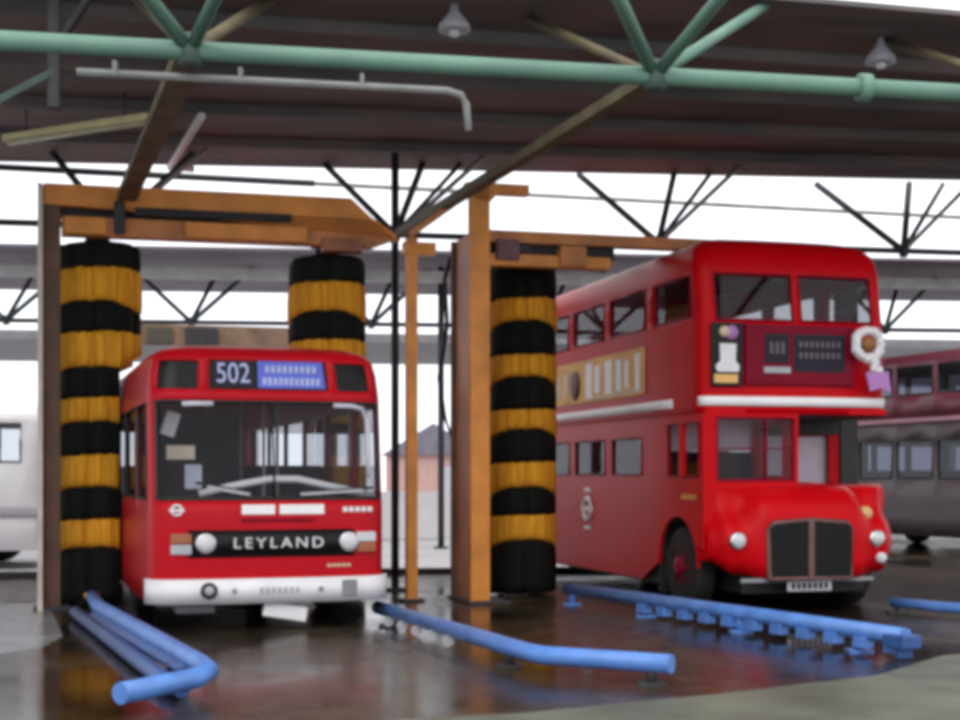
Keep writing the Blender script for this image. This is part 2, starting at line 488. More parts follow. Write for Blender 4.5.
# dome panels
for h in (CORL, CORR):
    sh1.pane(snaph(st1, h), 'dome_vent_panel', GLOSSBLACK, sd, off=-0.03)
dp = sh1.pane(snaph(st1, DISP), 'destination_box', GLOSSBLACK, sd, off=-0.03, label='black-framed destination box over the windscreen')
def dome(x, z, off):                                        # point on the dome face
    p = pos1(stn(x, 0.07 * (x / HW) ** 2, 0, -1, 'F', x), z); return p + Vector((0, off, 0))
def dome_quad(x0, x1, z0, z1, off, name, mat, label=None, th=0.012, parent=None):
    m = MB(); n = 5; a = []; b = []
    bm = m.bm
    for i in range(n + 1):
        x = x0 + (x1 - x0) * i / n
        a.append(bm.verts.new(dome(x, z0, off))); b.append(bm.verts.new(dome(x, z1, off)))
    for i in range(n): bm.faces.new((a[i], a[i + 1], b[i + 1], b[i]))
    o = m.build(name, mat, parent or dp, label=label, solid=th)
    return o
dome_quad(-0.62, -0.17, 2.535, 2.82, 0.018, 'route_number_blind', DARKBLIND)
dome_quad(-0.12, 0.63, 2.535, 2.82, 0.018, 'destination_blind', BLUEBLIND, 'bright blue destination blind')
slope = math.atan2(0.28 - 0.17, 0.44)
def dome_text(name, body, x, z, size, mat, sx=1.0, spacing=1.0):
    p = dome(x, z, 0.012)
    M = Matrix.Translation(p) @ Matrix.Rotation(-slope, 4, 'X') @ FRONT
    return text_mesh(name, body, size, mat, dp, M, spacing=spacing, sx=sx, extrude=0.003)
PALEBLUE = paint('pale_blue_lettering', (0.45, 0.5, 0.8), 0.6)
dome_text('route_number', '502', -0.395, 2.675, 0.31, PALEBLUE, sx=0.78)
# destination lines are out of focus in the photo: two rows of blurred white marks
rr = random.Random(3)
for z, n, wtot in ((2.735, 9, 0.6), (2.605, 11, 0.66)):
    x = 0.255 - wtot / 2; m = MB()
    for k in range(n):
        w = wtot / n
        p = dome(x + w * 0.4, z, 0.008)
        m.box(p, (w * 0.62, 0.006, 0.07 + 0.01 * rr.random()), M=None)
        x += w
    m.build('destination_lettering', PALEBLUE, dp)
# bumper
front = lambda s: s['t'] == 'F' or (s['t'] in 'LR' and s['y'] < 0.31)
bp1 = sh1.belt('bumper', WHITE, sd, 0.30, 0.555, front, out=0.05, thick=0.07, label='white painted front bumper')
def ff(x, z, off=0.0):                                      # point on lower front face
    return pos1(stn(x, 0.07 * (x / HW) ** 2, 0, -1, 'F', x), z) + Vector((0, off, 0))
m = MB(); m.lathe([(0.085, 0.02), (0.085, -0.03), (0.06, -0.035)], ff(-0.69, 0.44, -0.05), 'Y', 20); fl = m.build('fog_lamp', BLACK, bp1)
m = MB(); m.lathe([(0.05, -0.02), (0.048, -0.045), (0.02, -0.055)], ff(-0.69, 0.44, -0.05), 'Y', 20); m.build('lens', LGREY, fl)
m = MB(); m.box(ff(0.84, 0.44, -0.055), (0.16, 0.03, 0.17), bevel=0.01); m.build('towing_cover', GREYMETAL, bp1)
m = MB()
for k in range(7): m.box(ff(-0.13 + 0.065 * k, 0.43, -0.052), (0.04, 0.01, 0.06))
m.build('faint_number_plate_lettering', LGREY, bp1)
for x in (-0.42, 0.52):
    m = MB(); m.lathe([(0.03, 0.01), (0.028, -0.01)], ff(x, 0.43, -0.05), 'Y', 12); m.build('bumper_bolt', GREYMETAL, bp1)
# black grille strip with lettering, lamps
sel = lambda s: s['t'] == 'F' and abs(s['x']) < 0.9
gr = sh1.belt('grille_panel', GLOSSBLACK, sd, 0.775, 1.055, lambda s: s['t'] == 'F' and -0.94 < s['x'] < 0.94, out=0.012, thick=0.03, label='black front panel between the headlamps')
text_mesh('maker_lettering', 'LEYLAND', 0.155, WHITE, gr, Matrix.Translation(ff(0.06, 0.915, -0.02)) @ FRONT, spacing=1.35, sx=1.15, label='white capital letters spaced along the grille')
for x in (-0.72, 0.84):
    m = MB(); m.lathe([(0.105, 0.03), (0.105, -0.03), (0.092, -0.035)], ff(x, 0.92, -0.01), 'Y', 24); hb = m.build('headlamp', CHROME, sd)
    m = MB(); m.lathe([(0.091, -0.02), (0.088, -0.045), (0.06, -0.062), (0.01, -0.068)], ff(x, 0.92, -0.01), 'Y', 24); m.build('lens', LENS, hb)
for x, y, rot in ((-0.975, 0.0, -0.12), (1.035, 0.0, 0.12)):
    m = MB(); m.box(ff(x, 0.97, -0.01), (0.21, 0.05, 0.10), rz=rot, bevel=0.012); ind = m.build('indicator_lamp', AMBER if x < 0 else LENS, sd)
    m = MB(); m.box(ff(x, 0.86, -0.01), (0.21, 0.05, 0.10), rz=rot, bevel=0.012); m.build('side_lamp', LGREY if x < 0 else AMBER, sd)
# row of pale blocks, roundel and small marks under the windscreen
m = MB()
for x0, x1 in ((-0.34, 0.02), (0.07, 0.56)):
    n = 5 if x0 < 0 else 7
    for k in range(n):
        w = (x1 - x0) / n
        m.box(ff(x0 + w * (k + 0.5), 1.265, -0.006), (w * 0.93, 0.008, 0.10))
m.build('white_blocks', BRIGHT, sd, label='row of white blocks under the windscreen')
m = MB()
for k in range(5): m.box(ff(0.80 + 0.07 * k, 1.26, -0.008), (0.05, 0.008, 0.05))
m.build('small_white_marks', WHITE, sd)
m = MB(); m.torus(ff(-1.02, 1.26, -0.015), 0.05, 0.014, 'Y', 20, 6); m.box(ff(-1.02, 1.26, -0.018), (0.15, 0.012, 0.025)); m.build('roundel', WHITE, sd, label='small white ring-and-bar emblem')
m = MB()
for k in range(5): m.box(ff(0.62 + 0.055 * k, 0.675, -0.006), (0.04, 0.008, 0.03))
m.build('gold_fleet_number', CREAM, sd)
m = MB(); m.box(ff(0.05, 1.155, -0.004), (0.75, 0.014, 0.03), bevel=0.004); m.build('flap_handle_strip', MAROON, sd)
# white tilted panel below the bumper, steps
m = MB(); m.box(ff(0.14, 0.20, 0.02), (0.46, 0.015, 0.15), bevel=0.01, M=None)
o = m.build('white_tilted_panel', WHITE, sd, label='white tilted panel under the bumper')
piv = ff(0.14, 0.20, 0.02); o.data.transform(Matrix.Translation(piv) @ Matrix.Rotation(0.17, 4, 'Y') @ Matrix.Translation(-piv))
m = MB(); m.bar(ff(0.0, 0.22, 0.05), ff(0.0, 0.36, 0.05), 0.03, 0.02); m.bar(ff(0.28, 0.20, 0.05), ff(0.28, 0.36, 0.05), 0.03, 0.02); m.build('panel_bars', GREYMETAL, o)
m = MB(); m.box((-0.75, 0.5, 0.22), (0.4, 0.3, 0.09), bevel=0.02); m.bar((-0.9, 0.5, 0.2), (-0.9, 0.5, 0.4), 0.04, 0.04); m.bar((-0.6, 0.5, 0.2), (-0.6, 0.5, 0.4), 0.04, 0.04); m.build('undertray', GREYMETAL, sd)
# pale strips painting glints at the top corners of the windscreen
def ws_strip(pts, name):
    m = MB()
    m.tube([pos1(stn(x, 0.07 * x * x / HW / HW, 0, -1, 'F', x), z) + Vector((0, -0.02 + (0.05 if abs(x) > 1.0 else 0), 0)) for x, z in pts], 0.028, 8)
    m.build(name, paint('pale_glint', (0.6, 0.58, 0.66), 0.4), sd)
ws_strip([(-0.95, 2.35), (-0.8, 2.355), (-0.62, 2.355)], 'windscreen_glint')
ws_strip([(0.70, 2.355), (0.9, 2.35), (1.04, 2.33), (1.09, 2.2), (1.09, 1.9), (1.09, 1.6)], 'windscreen_glint')
# wipers
for x0, z0, x1, z1 in ((-0.25, 1.42, -0.70, 1.50), (0.30, 1.42, 1.0, 1.46)):
    m = MB()
    a = ff(x0, z0, -0.03); b = pos1(stn(x1, 0.07 * x1 * x1 / HW / HW, 0, -1, 'F', x1), z1) + Vector((0, -0.03, 0))
    m.bar(a, b, 0.03, 0.03)
    w1 = m.build('wiper_arm', LGREY, sd)
    m = MB(); mid = b; d = (b - a).normalized()
    m.bar(b - d * 0.35 + Vector((0, -.005, 0.02)), b + d * 0.12 + Vector((0, -.005, 0.02)), 0.02, 0.03); m.build('wiper_blade', BLACK, w1)
# interior: dashboard, cab furniture, floor, seats, poles
m = MB(); m.bm.verts.ensure_lookup_table()
pr = [(0.30, 1.33), (0.36, 1.40), (0.8, 1.36), (0.85, 0.9), (0.2, 0.9)]
m.prism([(-1.05, y, z) for y, z in pr], (2.05, 0, 0)); m.build('dashboard', INTERIOR, sd)
m = MB()
pts = [(-0.72, 0.30, 1.42), (-0.4, 0.26, 1.50), (0.0, 0.24, 1.575), (0.3, 0.24, 1.575), (0.65, 0.27, 1.50), (1.05, 0.34, 1.42)]
m.tube(pts, 0.04, 8); m.build('dash_reflection', BRIGHT, sd, label='pale curved strip painting the reflection on the dashboard')  # pale strip paints the reflection along the dashboard
m = MB(); m.box((0, 5.3, 0.68), (2.4, 9.6, 0.06)); m.build('saloon_floor', INTERIOR, sd)
m = MB(); m.box((0, 5.2, 0.42), (2.2, 9.4, 0.3), bevel=0.03); m.build('underframe', BLACK, sd)
m = MB(); m.torus((-0.62, 0.98, 1.33), 0.24, 0.02, 'Z'); m.bar((-0.62, 0.98, 1.33), (-0.62, 0.85, 0.9), 0.05, 0.05); m.bar((-0.84, 0.98, 1.33), (-0.4, 0.98, 1.33), 0.03, 0.02)
m.build('steering_wheel', BLACK, sd)
m = MB(); m.box((-0.62, 1.55, 1.12), (0.5, 0.45, 0.1), bevel=0.03); m.box((-0.62, 1.78, 1.5), (0.5, 0.1, 0.75), bevel=0.04); m.box((-0.62, 1.55, 0.88), (0.3, 0.3, 0.4)); m.build('driver_seat', SEAT, sd)
m = MB(); m.box((-0.98, 0.62, 2.16), (0.15, 0.02, 0.26), bevel=0.02); o = m.build('sun_blind', BRIGHT, sd, label='white blind at the top corner of the cab')
o.data.transform(Matrix.Translation((-0.98, 0.62, 2.16)) @ Matrix.Rotation(0.3, 4, 'Y') @ Matrix.Translation((0.98, -0.62, -2.16)))
m = MB(); m.box((-0.86, 0.75, 1.86), (0.30, 0.02, 0.15), bevel=0.01); m.build('cab_notice', paint('cream_card', (0.85, 0.72, 0.55), 0.5), sd, label='cream notice card in the cab')
m = MB(); m.box((-0.73, 0.72, 1.6), (0.18, 0.03, 0.26), bevel=0.015); m.build('ticket_machine', paint('pale_blue_grey', (0.6, 0.62, 0.75), 0.5), sd)
m = MB(); m.box((-0.62, 1.95, 1.5), (1.1, 0.03, 1.6)); m.build('cab_partition', INTERIOR, sd)
for x, y in ((0.22, 1.9), (0.45, 2.3), (0.28, 4.0), (-0.28, 3.2)):
    m = MB(); m.tube([(x, y, 0.7), (x, y, 2.8)], 0.02, 8); m.build('grab_pole', LGREY, sd)
for k in range(7):
    for x in (-0.75, 0.75): seat(sd, x, 3.0 + k * 0.95, 0.71)
for y in (2.6, 7.7):
    for x, s in ((-1.08, -1), (1.08, 1)): wheel(sd, x, y, 0.48, 0.27, s)

# ------------------------------------------------------------------ double-decker
A2 = R(15)
dd = thing('double_decker_bus', 'bright red half-cab double-deck bus with white waistband and upright radiator grille', 'bus', (3.78, 17.22, 0), A2)
HW2 = 1.22; L2 = 8.3
roof2 = [(4.04, 0.0), (4.18, 0.015), (4.29, 0.05), (4.38, 0.12), (4.45, 0.25), (4.495, 0.43), (4.52, 0.7), (4.53, 0.95)]
lean2 = [(2.3, 0.0), (3.4, 0.03), (4.0, 0.12), (4.3, 0.17), (4.53, 0.26)]
def pos2(s, z):
    ins = interp(roof2, z); hl = L2 / 2
    x = s['x'] * (1 - ins / HW2); y = hl + (s['y'] - hl) * (1 - ins / hl * 0.9)
    k = max(0.0, 1 - s['y'] / 1.5)
    y += interp(lean2, z) * k
    return Vector((x, y, z))
uw = [(0.32, 1.5), (1.85, 3.1), (3.4, 4.65), (4.95, 6.2), (6.5, 7.75)]
FW = [('F', -1.04, -0.05, 3.45, 4.0), ('F', 0.06, 1.04, 3.45, 4.0)]
st2 = box_plan(HW2, 0.0, L2, 0.2, 0.25, [-0.05, 0.06], [v for p in uw for v in p], [v for p in uw for v in p], [-0.7, 0.7], bow=0.06)
H2 = FW + [('L', a, b, 3.5, 4.0) for a, b in uw] + [('R', a, b, 3.5, 4.0) for a, b in uw] + [('B', -0.7, 0.7, 3.5, 4.0)]
H2 = [snaph(st2, h) for h in H2]
lv2 = [2.34, 2.43, 2.56, 2.7, 2.85, 3.1, 3.3, 3.45, 3.5, 3.7, 3.85, 4.0, 4.04, 4.18, 4.29, 4.38, 4.45, 4.495, 4.52, 4.53]
sh2 = Shell(st2, lv2, pos2, H2)
ub = sh2.body('upper_deck_body', RED2, dd)
for h in H2:
    g = sh2.pane(h, {'F': 'upper_front_window', 'B': 'upper_rear_window'}.get(h[0], 'upper_side_window'), GLASS, dd)
    sh2.frame(h, 'window_rubber', MAROON, g, w=0.02)
sh2.belt('waistband', BRIGHT, dd, 2.435, 2.545, lambda s: s['t'] == 'F', out=0.02, thick=0.03, label='white band across the front between decks')
sh2.belt('waistband', BRIGHT, dd, 2.435, 2.545, lambda s: s['t'] == 'L' and s['y'] > 0.42, out=0.02, thick=0.03, label='white band along the side between decks')
# lower saloon + cab, one closed plan
lw = [(1.95, 3.05), (3.35, 4.6), (4.9, 6.1)]
YB = 1.25
st3 = []
archc, archr = 0.78, 0.60
ysL = [0.0, 0.14, 0.3, 0.98] + [archc + archr * math.cos(t) for t in [PI * k / 10 for k in range(11)]] + [v for p in lw for v in p] + [6.35, L2] + [1.06]
rarc = [6.9 + 0.58 * math.cos(PI * k / 8) for k in range(9)]
ysL = [y for y in ysL if y >= 0]
for y in reversed(dense(ysL + rarc, 0.6)): st3.append(stn(-HW2, y, -1, 0, 'L', y))
for x in dense([-HW2 + 0.02, -1.04, -0.06, 0.0], 0.2): st3.append(stn(x, 0.0, 0, -1, 'F', x))
for y in dense([0.05, 0.35, 1.05, YB], 0.5)[0:]: st3.append(stn(0.0, y, 1, 0, 'I', y))
for x in dense([0.05, 0.2, 1.07, HW2], 0.3): st3.append(stn(x, YB, 0, -1, 'K', x))
for y in dense([YB + 0.02] + [v for p in lw for v in p] + [L2], 0.6): st3.append(stn(HW2, y, 1, 0, 'R', y))
for x in reversed(dense([-HW2 + 0.05, HW2 - 0.05], 0.5)): st3.append(stn(x, L2, 0, 1, 'B', x))
H3 = [('F', -1.04, -0.06, 1.56, 2.29), ('K', 0.2, 1.07, 1.50, 2.13), ('L', 0.14, 1.06, 1.60, 2.24), ('I', 0.35, 1.05, 1.6, 2.2)]
H3 += [('L', a, b, 1.62, 2.10) for a, b in lw] + [('R', a, b, 1.62, 2.10) for a, b in lw]
H3 = [snaph(st3, h) for h in H3]
def zb3(s):
    if s['t'] == 'L':
        for c, r_ in ((archc, archr), (6.9, 0.58)):
            d = abs(s['y'] - c)
            if d <= r_ + 1e-4: return 0.52 + math.sqrt(max(0, r_ * r_ - d * d))
        if s['y'] < archc: return 0.75
        return 0.28
    if s['t'] in ('F', 'I'): return 1.0
    if s['t'] == 'K': return 0.9
    return 0.28
def pos3(s, z): return Vector((s['x'], s['y'], z))
sh3 = Shell(st3, [0.28, 1.30, 1.50, 1.56, 1.60, 1.62, 1.75, 1.9, 2.0, 2.10, 2.13, 2.2, 2.24, 2.29, 2.345], pos3, H3, zbot=zb3)
sh3.body('lower_deck_body', RED2, dd, cap_top=False, smooth=False)
nmap = {'F': 'cab_windscreen', 'K': 'bulkhead_window', 'I': 'cab_inner_window'}
for h in H3:
    nm = nmap.get(h[0], 'cab_side_window' if h[2] < 1.3 else 'lower_side_window')
    g = sh3.pane(h, nm, SCREEN if h[0] in 'FK' else GLASS, dd)
    sh3.frame(h, 'window_rubber', MAROON, g, w=0.018)
m = MB(); m.box((-HW2 - 0.0, 0.62, 1.92), (0.06, 0.10, 0.66)); m.build('cab_window_pillar', RED2, dd)
m = MB(); m.tube([(-0.42, -0.005, 1.56), (-0.42, -0.005, 2.29)], 0.012, 6); m.build('windscreen_bar', MAROON, dd)
m = MB(); m.tube([(-1.04, -0.008, 1.93), (-0.06, -0.008, 1.93)], 0.01, 6); m.build('windscreen_rail', MAROON, dd)
# bonnet, wings and front dash: one lofted sheet across the bus
def lerp(a, b, t): return a + (b - a) * t
def smooth(t): t = max(0, min(1, t)); return t * t * (3 - 2 * t)
def front_profile(x):
    w = smooth((abs(x) - 0.54) / 0.34)                       # 0 on bonnet, 1 on wing
    e = smooth((abs(x) - 0.92) / 0.30)                       # outer rounding
    hood = [(0.30, 1.515), (0.05, 1.50), (-0.14, 1.44), (-0.27, 1.33), (-0.345, 1.18), (-0.37, 1.02), (-0.38, 0.80), (-0.385, 0.6), (-0.38, 0.42)]
    wing = [(0.10, 1.515), (0.0, 1.46), (-0.03, 1.30), (-0.10, 1.16), (-0.22, 1.05), (-0.29, 0.92), (-0.30, 0.78), (-0.27, 0.62), (-0.22, 0.47)]
    out = []
    for (a, b), (c, d) in zip(hood, wing):
        y = lerp(a, c, w); z = lerp(b, d, w)
        y = y + e * e * 0.22 * (1 if z < 1.2 else 0.5); x_ = x * (1 - 0.02 * e)
        if z < 0.9: z = lerp(z, max(z, 0.62 + (z - 0.47) * 0.55), e)
        out.append(Vector((x_, y, z)))
    return out
xs = [-1.22 + 2.44 * i / 44 for i in range(45)]
m = MB(); bm = m.bm
cols = [[bm.verts.new(p) for p in front_profile(x)] for x in xs]
for i in range(44):
    for j in range(8):
        f = bm.faces.new((cols[i][j], cols[i + 1][j], cols[i + 1][j + 1], cols[i][j + 1])); f.smooth = True
for ci, sx in ((0, -1), (44, 1)):                             # wing cheeks
    edge = cols[ci]
    back = []
    for v in edge:
        z = v.co.z
        dy = math.sqrt(max(0, archr ** 2 - (z - 0.52) ** 2)) if z < 1.12 else 0
        yb = archc - dy if z < 1.12 else 0.45
        back.append(bm.verts.new((sx * 1.22, max(yb, v.co.y + 0.02), z)))
    for j in range(8):
        f = bm.faces.new((edge[j], edge[j + 1], back[j + 1], back[j]))
m.build('bonnet_and_wings', RED2, dd, solid=0.03)
# bonnet top running back to the bulkhead (nearside)
m = MB()
prof = [(0.02, 0.0), (0.02, 1.505), (0.3, 1.53), (0.8, 1.50), (1.02, 1.42), (1.12, 1.28), (1.16, 1.0)]
m.bm.verts.ensure_lookup_table()
a = [m.bm.verts.new((x, 0.28, max(z, 0.9))) for x, z in prof]; b = [m.bm.verts.new((x, YB, max(z, 0.9))) for x, z in prof]
for i in range(len(prof) - 1):
    f = m.bm.faces.new((a[i], a[i + 1], b[i + 1], b[i])); f.smooth = True
m.build('bonnet_top', RED2, dd, solid=0.02)
# radiator
m = MB()
gx, gz0, gz1, gy = -0.05, 0.43, 1.07, -0.40
m.box((gx, gy + 0.02, (gz0 + gz1) / 2), (1.0, 0.05, gz1 - gz0 - 0.02))
rad = m.build('radiator_grille', GLOSSBLACK, dd, label='black radiator grille in a bronze frame')
BRONZE = paint('bronze_frame', (0.16, 0.08, 0.075), 0.35, metal=0.4)
m = MB()
fr = [(gx - 0.52, gz0 - 0.01), (gx - 0.53, gz1 - 0.08), (gx - 0.47, gz1), (gx, gz1 + 0.03), (gx + 0.47, gz1), (gx + 0.53, gz1 - 0.08), (gx + 0.52, gz0 - 0.01)]
pts = [Vector((x, gy, z)) for x, z in fr]
m.tube(pts + [pts[0]], 0.03, 8, cap=False); m.build('grille_surround', BRONZE, rad)
m = MB(); m.box((gx, gy - 0.012, (gz0 + gz1) / 2 + 0.01), (0.075, 0.04, gz1 - gz0 + 0.02), bevel=0.01); m.build('grille_centre_bar', BRONZE, rad)
m = MB()
for k in range(22):
    x = gx - 0.47 + 0.94 * k / 21
    if abs(x - gx) > 0.05: m.box((x, gy - 0.006, (gz0 + gz1) / 2), (0.012, 0.03, gz1 - gz0 - 0.04))
m.build('grille_slats', BLACK, rad)
m = MB()
t = MB(); t.lathe([(0.09, 0), (0.09, -0.02), (0.03, -0.03)], (gx, gy - 0.02, gz1 + 0.06), 'Y', 18)
t.bm.free()
m.box((gx - 0.0, gy + 0.03, 0.335), (0.56, 0.02, 0.12), bevel=0.005); npz = m.build('number_plate', LGREY, dd)
m = MB()
for k in range(7): m.box((gx - 0.21 + 0.07 * k, gy + 0.018, 0.335), (0.045, 0.008, 0.07))
m.build('plate_marks', DARKBLIND, npz)
m = MB(); m.box((gx, gy + 0.08, 0.40), (1.7, 0.05, 0.05), bevel=0.01); m.build('front_bar', GREYMETAL, dd)
def wing_pt(x, z):
    pr = front_profile(x)
    for a, b in zip(pr, pr[1:]):
        if b.z <= z <= a.z:
            t = (a.z - z) / max(1e-5, a.z - b.z); return a.lerp(b, t)
    return pr[-1]
for x, z, r_ in ((-0.92, 0.86, 0.085), (0.86, 0.87, 0.08)):
    p = wing_pt(x, z)
    m = MB(); m.lathe([(r_ + 0.02, 0.06), (r_ + 0.02, -0.03), (r_, -0.045)], p, 'Y', 24); hb = m.build('headlamp', CHROME, dd)
    m = MB(); m.lathe([(r_, -0.035), (r_ * 0.95, -0.055), (r_ * 0.6, -0.075), (0.01, -0.085)], p, 'Y', 24); m.build('lens', LENS, hb)
p = wing_pt(0.93, 0.64)
m = MB(); m.lathe([(0.065, 0.08), (0.065, -0.04), (0.05, -0.06), (0.01, -0.068)], p, 'Y', 20); m.build('fog_lamp', LENS, dd)
for x in (-0.98, 0.98):
    if x > 0:
        m = MB(); m.lathe([(0.09, 0.06), (0.088, -0.02), (0.06, -0.05), (0.01, -0.06)], wing_pt(0.80, 1.16) , 'Y', 18)
        m.build('indicator_lamp', paint('pale_amber_lens', (0.62, 0.4, 0.16), 0.3), dd)
# front: blind box
fy = lambda x, z: pos2(stn(x, 0.06 * (x / HW2) ** 2, 0, -1, 'F', x), z).y
m = MB(); m.box((0.02, fy(0, 3.03) - 0.012, 3.04), (1.42, 0.07, 0.72), bevel=0.02); bx = m.build('blind_box', MAROON, dd, label='dark red destination box on the upper front')
for x0, x1, z0, z1 in ((-0.45, -0.13, 2.94, 3.29), (-0.07, 0.60, 2.84, 3.29)):
    m = MB(); m.box(((x0 + x1) / 2, fy(0, 3.05) - 0.048, (z0 + z1) / 2), (x1 - x0, 0.012, z1 - z0)); wd = m.build('blind_window', DARKBLIND, bx)
    n = 3 if x0 < -0.2 else 8
    for r2, zz in enumerate((z1 - 0.12, z1 - 0.25) if x0 > -0.2 else (z1 - 0.17,)):
        m = MB()
        for k in range(n):
            w = (x1 - x0 - 0.1) / n
            m.box((x0 + 0.05 + w * (k + 0.5), fy(0, 3.05) - 0.056, zz), (w * 0.55, 0.006, 0.07 if n > 3 else 0.14))
        m.build('blind_lettering', paint('dim_blind_lettering', (0.13, 0.10, 0.12), 0.6), wd)
m = MB(); m.box((-0.29, fy(0, 2.88) - 0.05, 2.86), (0.34, 0.014, 0.07)); m.build('route_plate', LGREY, bx)
# cab canopy lip over the bonnet
m = MB(); m.box((0.0, 0.05, 2.375), (2.36, 0.06, 0.07), bevel=0.01); m.build('canopy_lip', RED2, dd)
m = MB(); m.box((0, 4.2, 2.37), (2.36, 8.0, 0.05)); m.build('upper_floor', INTERIOR, dd)
m = MB(); m.box((0, 4.7, 0.62), (2.36, 6.9, 0.05)); m.build('lower_floor', INTERIOR, dd)
m = MB(); m.box((0.0, 4.2, 3.995), (0.08, 7.4, 0.03)); m.build('ceiling_rail', CEILCREAM, dd)
for k in range(8):
    for x in (-0.72, 0.72): seat(dd, x, 0.8 + k * 0.88, 2.39, 0.82)
for k in range(5):
    for x in (-0.72, 0.72): seat(dd, x, 2.0 + k * 0.9, 0.65, 0.82)
m = MB(); m.box((-0.6, 0.95, 1.55), (0.5, 0.1, 0.7), bevel=0.04); m.box((-0.6, 0.75, 1.22), (0.5, 0.4, 0.1), bevel=0.03); m.box((-0.6, 0.75, 1.08), (0.3, 0.3, 0.25)); m.build('driver_seat', SEAT, dd)
m = MB(); m.torus((-0.6, 0.38, 1.5), 0.25, 0.018, 'Z'); m.bar((-0.6, 0.38, 1.5), (-0.6, 0.25, 1.1), 0.05, 0.05); m.bar((-0.83, 0.38, 1.5), (-0.37, 0.38, 1.5), 0.03, 0.02); m.build('steering_wheel', BLACK, dd)
LIL = paint('pale_lilac_grey', (0.85, 0.76, 0.84), 0.6)
m = MB(); m.box((-0.61, 1.21, 2.13), (1.18, 0.03, 0.42)); m.build('cab_glare_panel', LIL, dd)  # pale panel paints in brightness for the cab windscreen
m = MB(); m.box((-0.61, 1.22, 1.46), (1.18, 0.03, 0.9)); m.build('cab_back_wall', INTERIOR, dd)
m = MB(); m.box((-0.61, 0.62, 2.30), (1.1, 1.1, 0.02)); m.build('cab_ceiling', LIL, dd)
m = MB(); m.box((0.63, YB + 0.08, 1.83), (0.95, 0.02, 0.7)); m.build('bulkhead_light_panel', LIL, dd, label='pale panel painting in saloon light behind the bulkhead window')  # pale panel added to paint in light from the saloon
m = MB(); m.box((0.62, YB - 0.03, 2.24), (1.16, 0.04, 0.20)); m.build('canopy_shade_board', BLACK, dd)  # black board standing for the shade under the upper deck overhang
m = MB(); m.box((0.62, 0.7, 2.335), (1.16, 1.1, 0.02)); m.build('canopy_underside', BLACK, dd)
for y in (archc, 6.9):
    for x, s in ((-1.03, -1), (1.03, 1)): wheel(dd, x, y, 0.5, 0.28, s)
m = MB(); m.bar((-0.95, archc, 0.5), (0.95, archc, 0.5), 0.12, 0.14); m.box((0.0, 0.62, 0.72), (1.6, 1.5, 0.5), bevel=0.05); m.build('axle_and_engine', BLACK, dd)
m = MB(); m.box((0, 4.75, 0.41), (2.3, 6.8, 0.34), bevel=0.03); m.box((0, 0.6, 0.40), (1.6, 1.5, 0.34), bevel=0.03); m.build('chassis', BLACK, dd)
m = MB(); m.box((-0.62, 1.42, 0.65), (1.15, 0.03, 1.0)); m.build('wheel_arch_back', BLACK, dd)
# side advert
ad0, ad1, az0, az1 = 1.83, 5.75, 2.66, 3.27
m = MB(); m.box((-HW2 - 0.012, (ad0 + ad1) / 2, (az0 + az1) / 2), (0.02, ad1 - ad0, az1 - az0), bevel=0.004)
ad = m.build('side_advert', GOLD, dd, label='gold and cream advertisement panel on the upper deck side')
m = MB()
for y, w, h_ in ((2.05, 0.16, 0.48), (2.45, 0.16, 0.36), (2.75, 0.2, 0.42), (3.15, 0.26, 0.46), (3.6, 0.22, 0.38), (3.95, 0.26, 0.5)):
    m.box((-HW2 - 0.025, y, 2.965), (0.008, w, h_), bevel=0.002)
m.build('advert_lettering', BRIGHT, ad)
m = MB(); m.box((-HW2 - 0.024, 2.95, 2.72), (0.006, 2.1, 0.05)); m.build('advert_footer', CREAM, ad)
m = MB(); m.lathe([(0.01, 0.0), (0.22, 0.0), (0.22, -0.008), (0.01, -0.008)], (-HW2 - 0.022, 4.55, 2.93), 'X', 20); m.build('advert_dark_figure', paint('advert_brown', (0.1, 0.03, 0.02), 0.6), ad)
m = MB()
for y, w in ((5.0, 0.2), (5.35, 0.16)): m.box((-HW2 - 0.025, y, 2.95), (0.006, w, 0.34))
m.build('advert_pale_shapes', CREAM, ad)
# roundel on the side
m = MB(); yr, zr = 4.05, 1.14
m.torus((-HW2 - 0.012, yr, zr), 0.15, 0.035, 'X', 24, 8); m.box((-HW2 - 0.015, yr, zr), (0.02, 0.46, 0.07))
m.box((-HW2 - 0.012, yr, zr + 0.27), (0.012, 0.26, 0.05)); m.box((-HW2 - 0.012, yr, zr - 0.27), (0.012, 0.26, 0.05))
m.build('side_roundel', WHITE, dd, label='white ring-and-bar emblem low on the side')
m = MB()
for k in range(6): m.box((-HW2 - 0.012, 0.22 + 0.075 * k, 1.36), (0.012, 0.05, 0.06))
m.build('fleet_number', paint('gold_transfer', (0.55, 0.28, 0.06), 0.4), dd, label='gold fleet number on the cab side')

def on_bus(b, a, p):
    return Vector(b.location) + Matrix.Rotation(a, 3, 'Z') @ Vector(p)
# decorated board and wreath hung on the front
fy0 = fy(-0.92, 3.05) - 0.01
brd = thing('decorated_board', 'tall black board with white figure and coloured top hung beside the upper deck blind box', 'sign', on_bus(dd, A2, (-0.915, fy0 - 0.03, 2.66)), A2)
m = MB(); m.box((0, 0, 0.375), (0.40, 0.03, 0.75), bevel=0.01); m.build('board', GLOSSBLACK, brd)
m = MB(); m.prism([(-0.13, -0.016, 0.17), (0.14, -0.016, 0.17), (0.15, -0.016, 0.24), (0.10, -0.016, 0.30), (0.11, -0.016, 0.5), (-0.10, -0.016, 0.5), (-0.09, -0.016, 0.3), (-0.15, -0.016, 0.24)], (0, -0.012, 0)); m.build('white_figure', WHITE, brd)
m = MB(); m.lathe([(0.01, -0.015), (0.085, -0.017), (0.085, -0.03), (0.01, -0.035)], (0.05, 0, 0.63), 'Y', 18); m.build('lilac_disc', LILAC, brd)
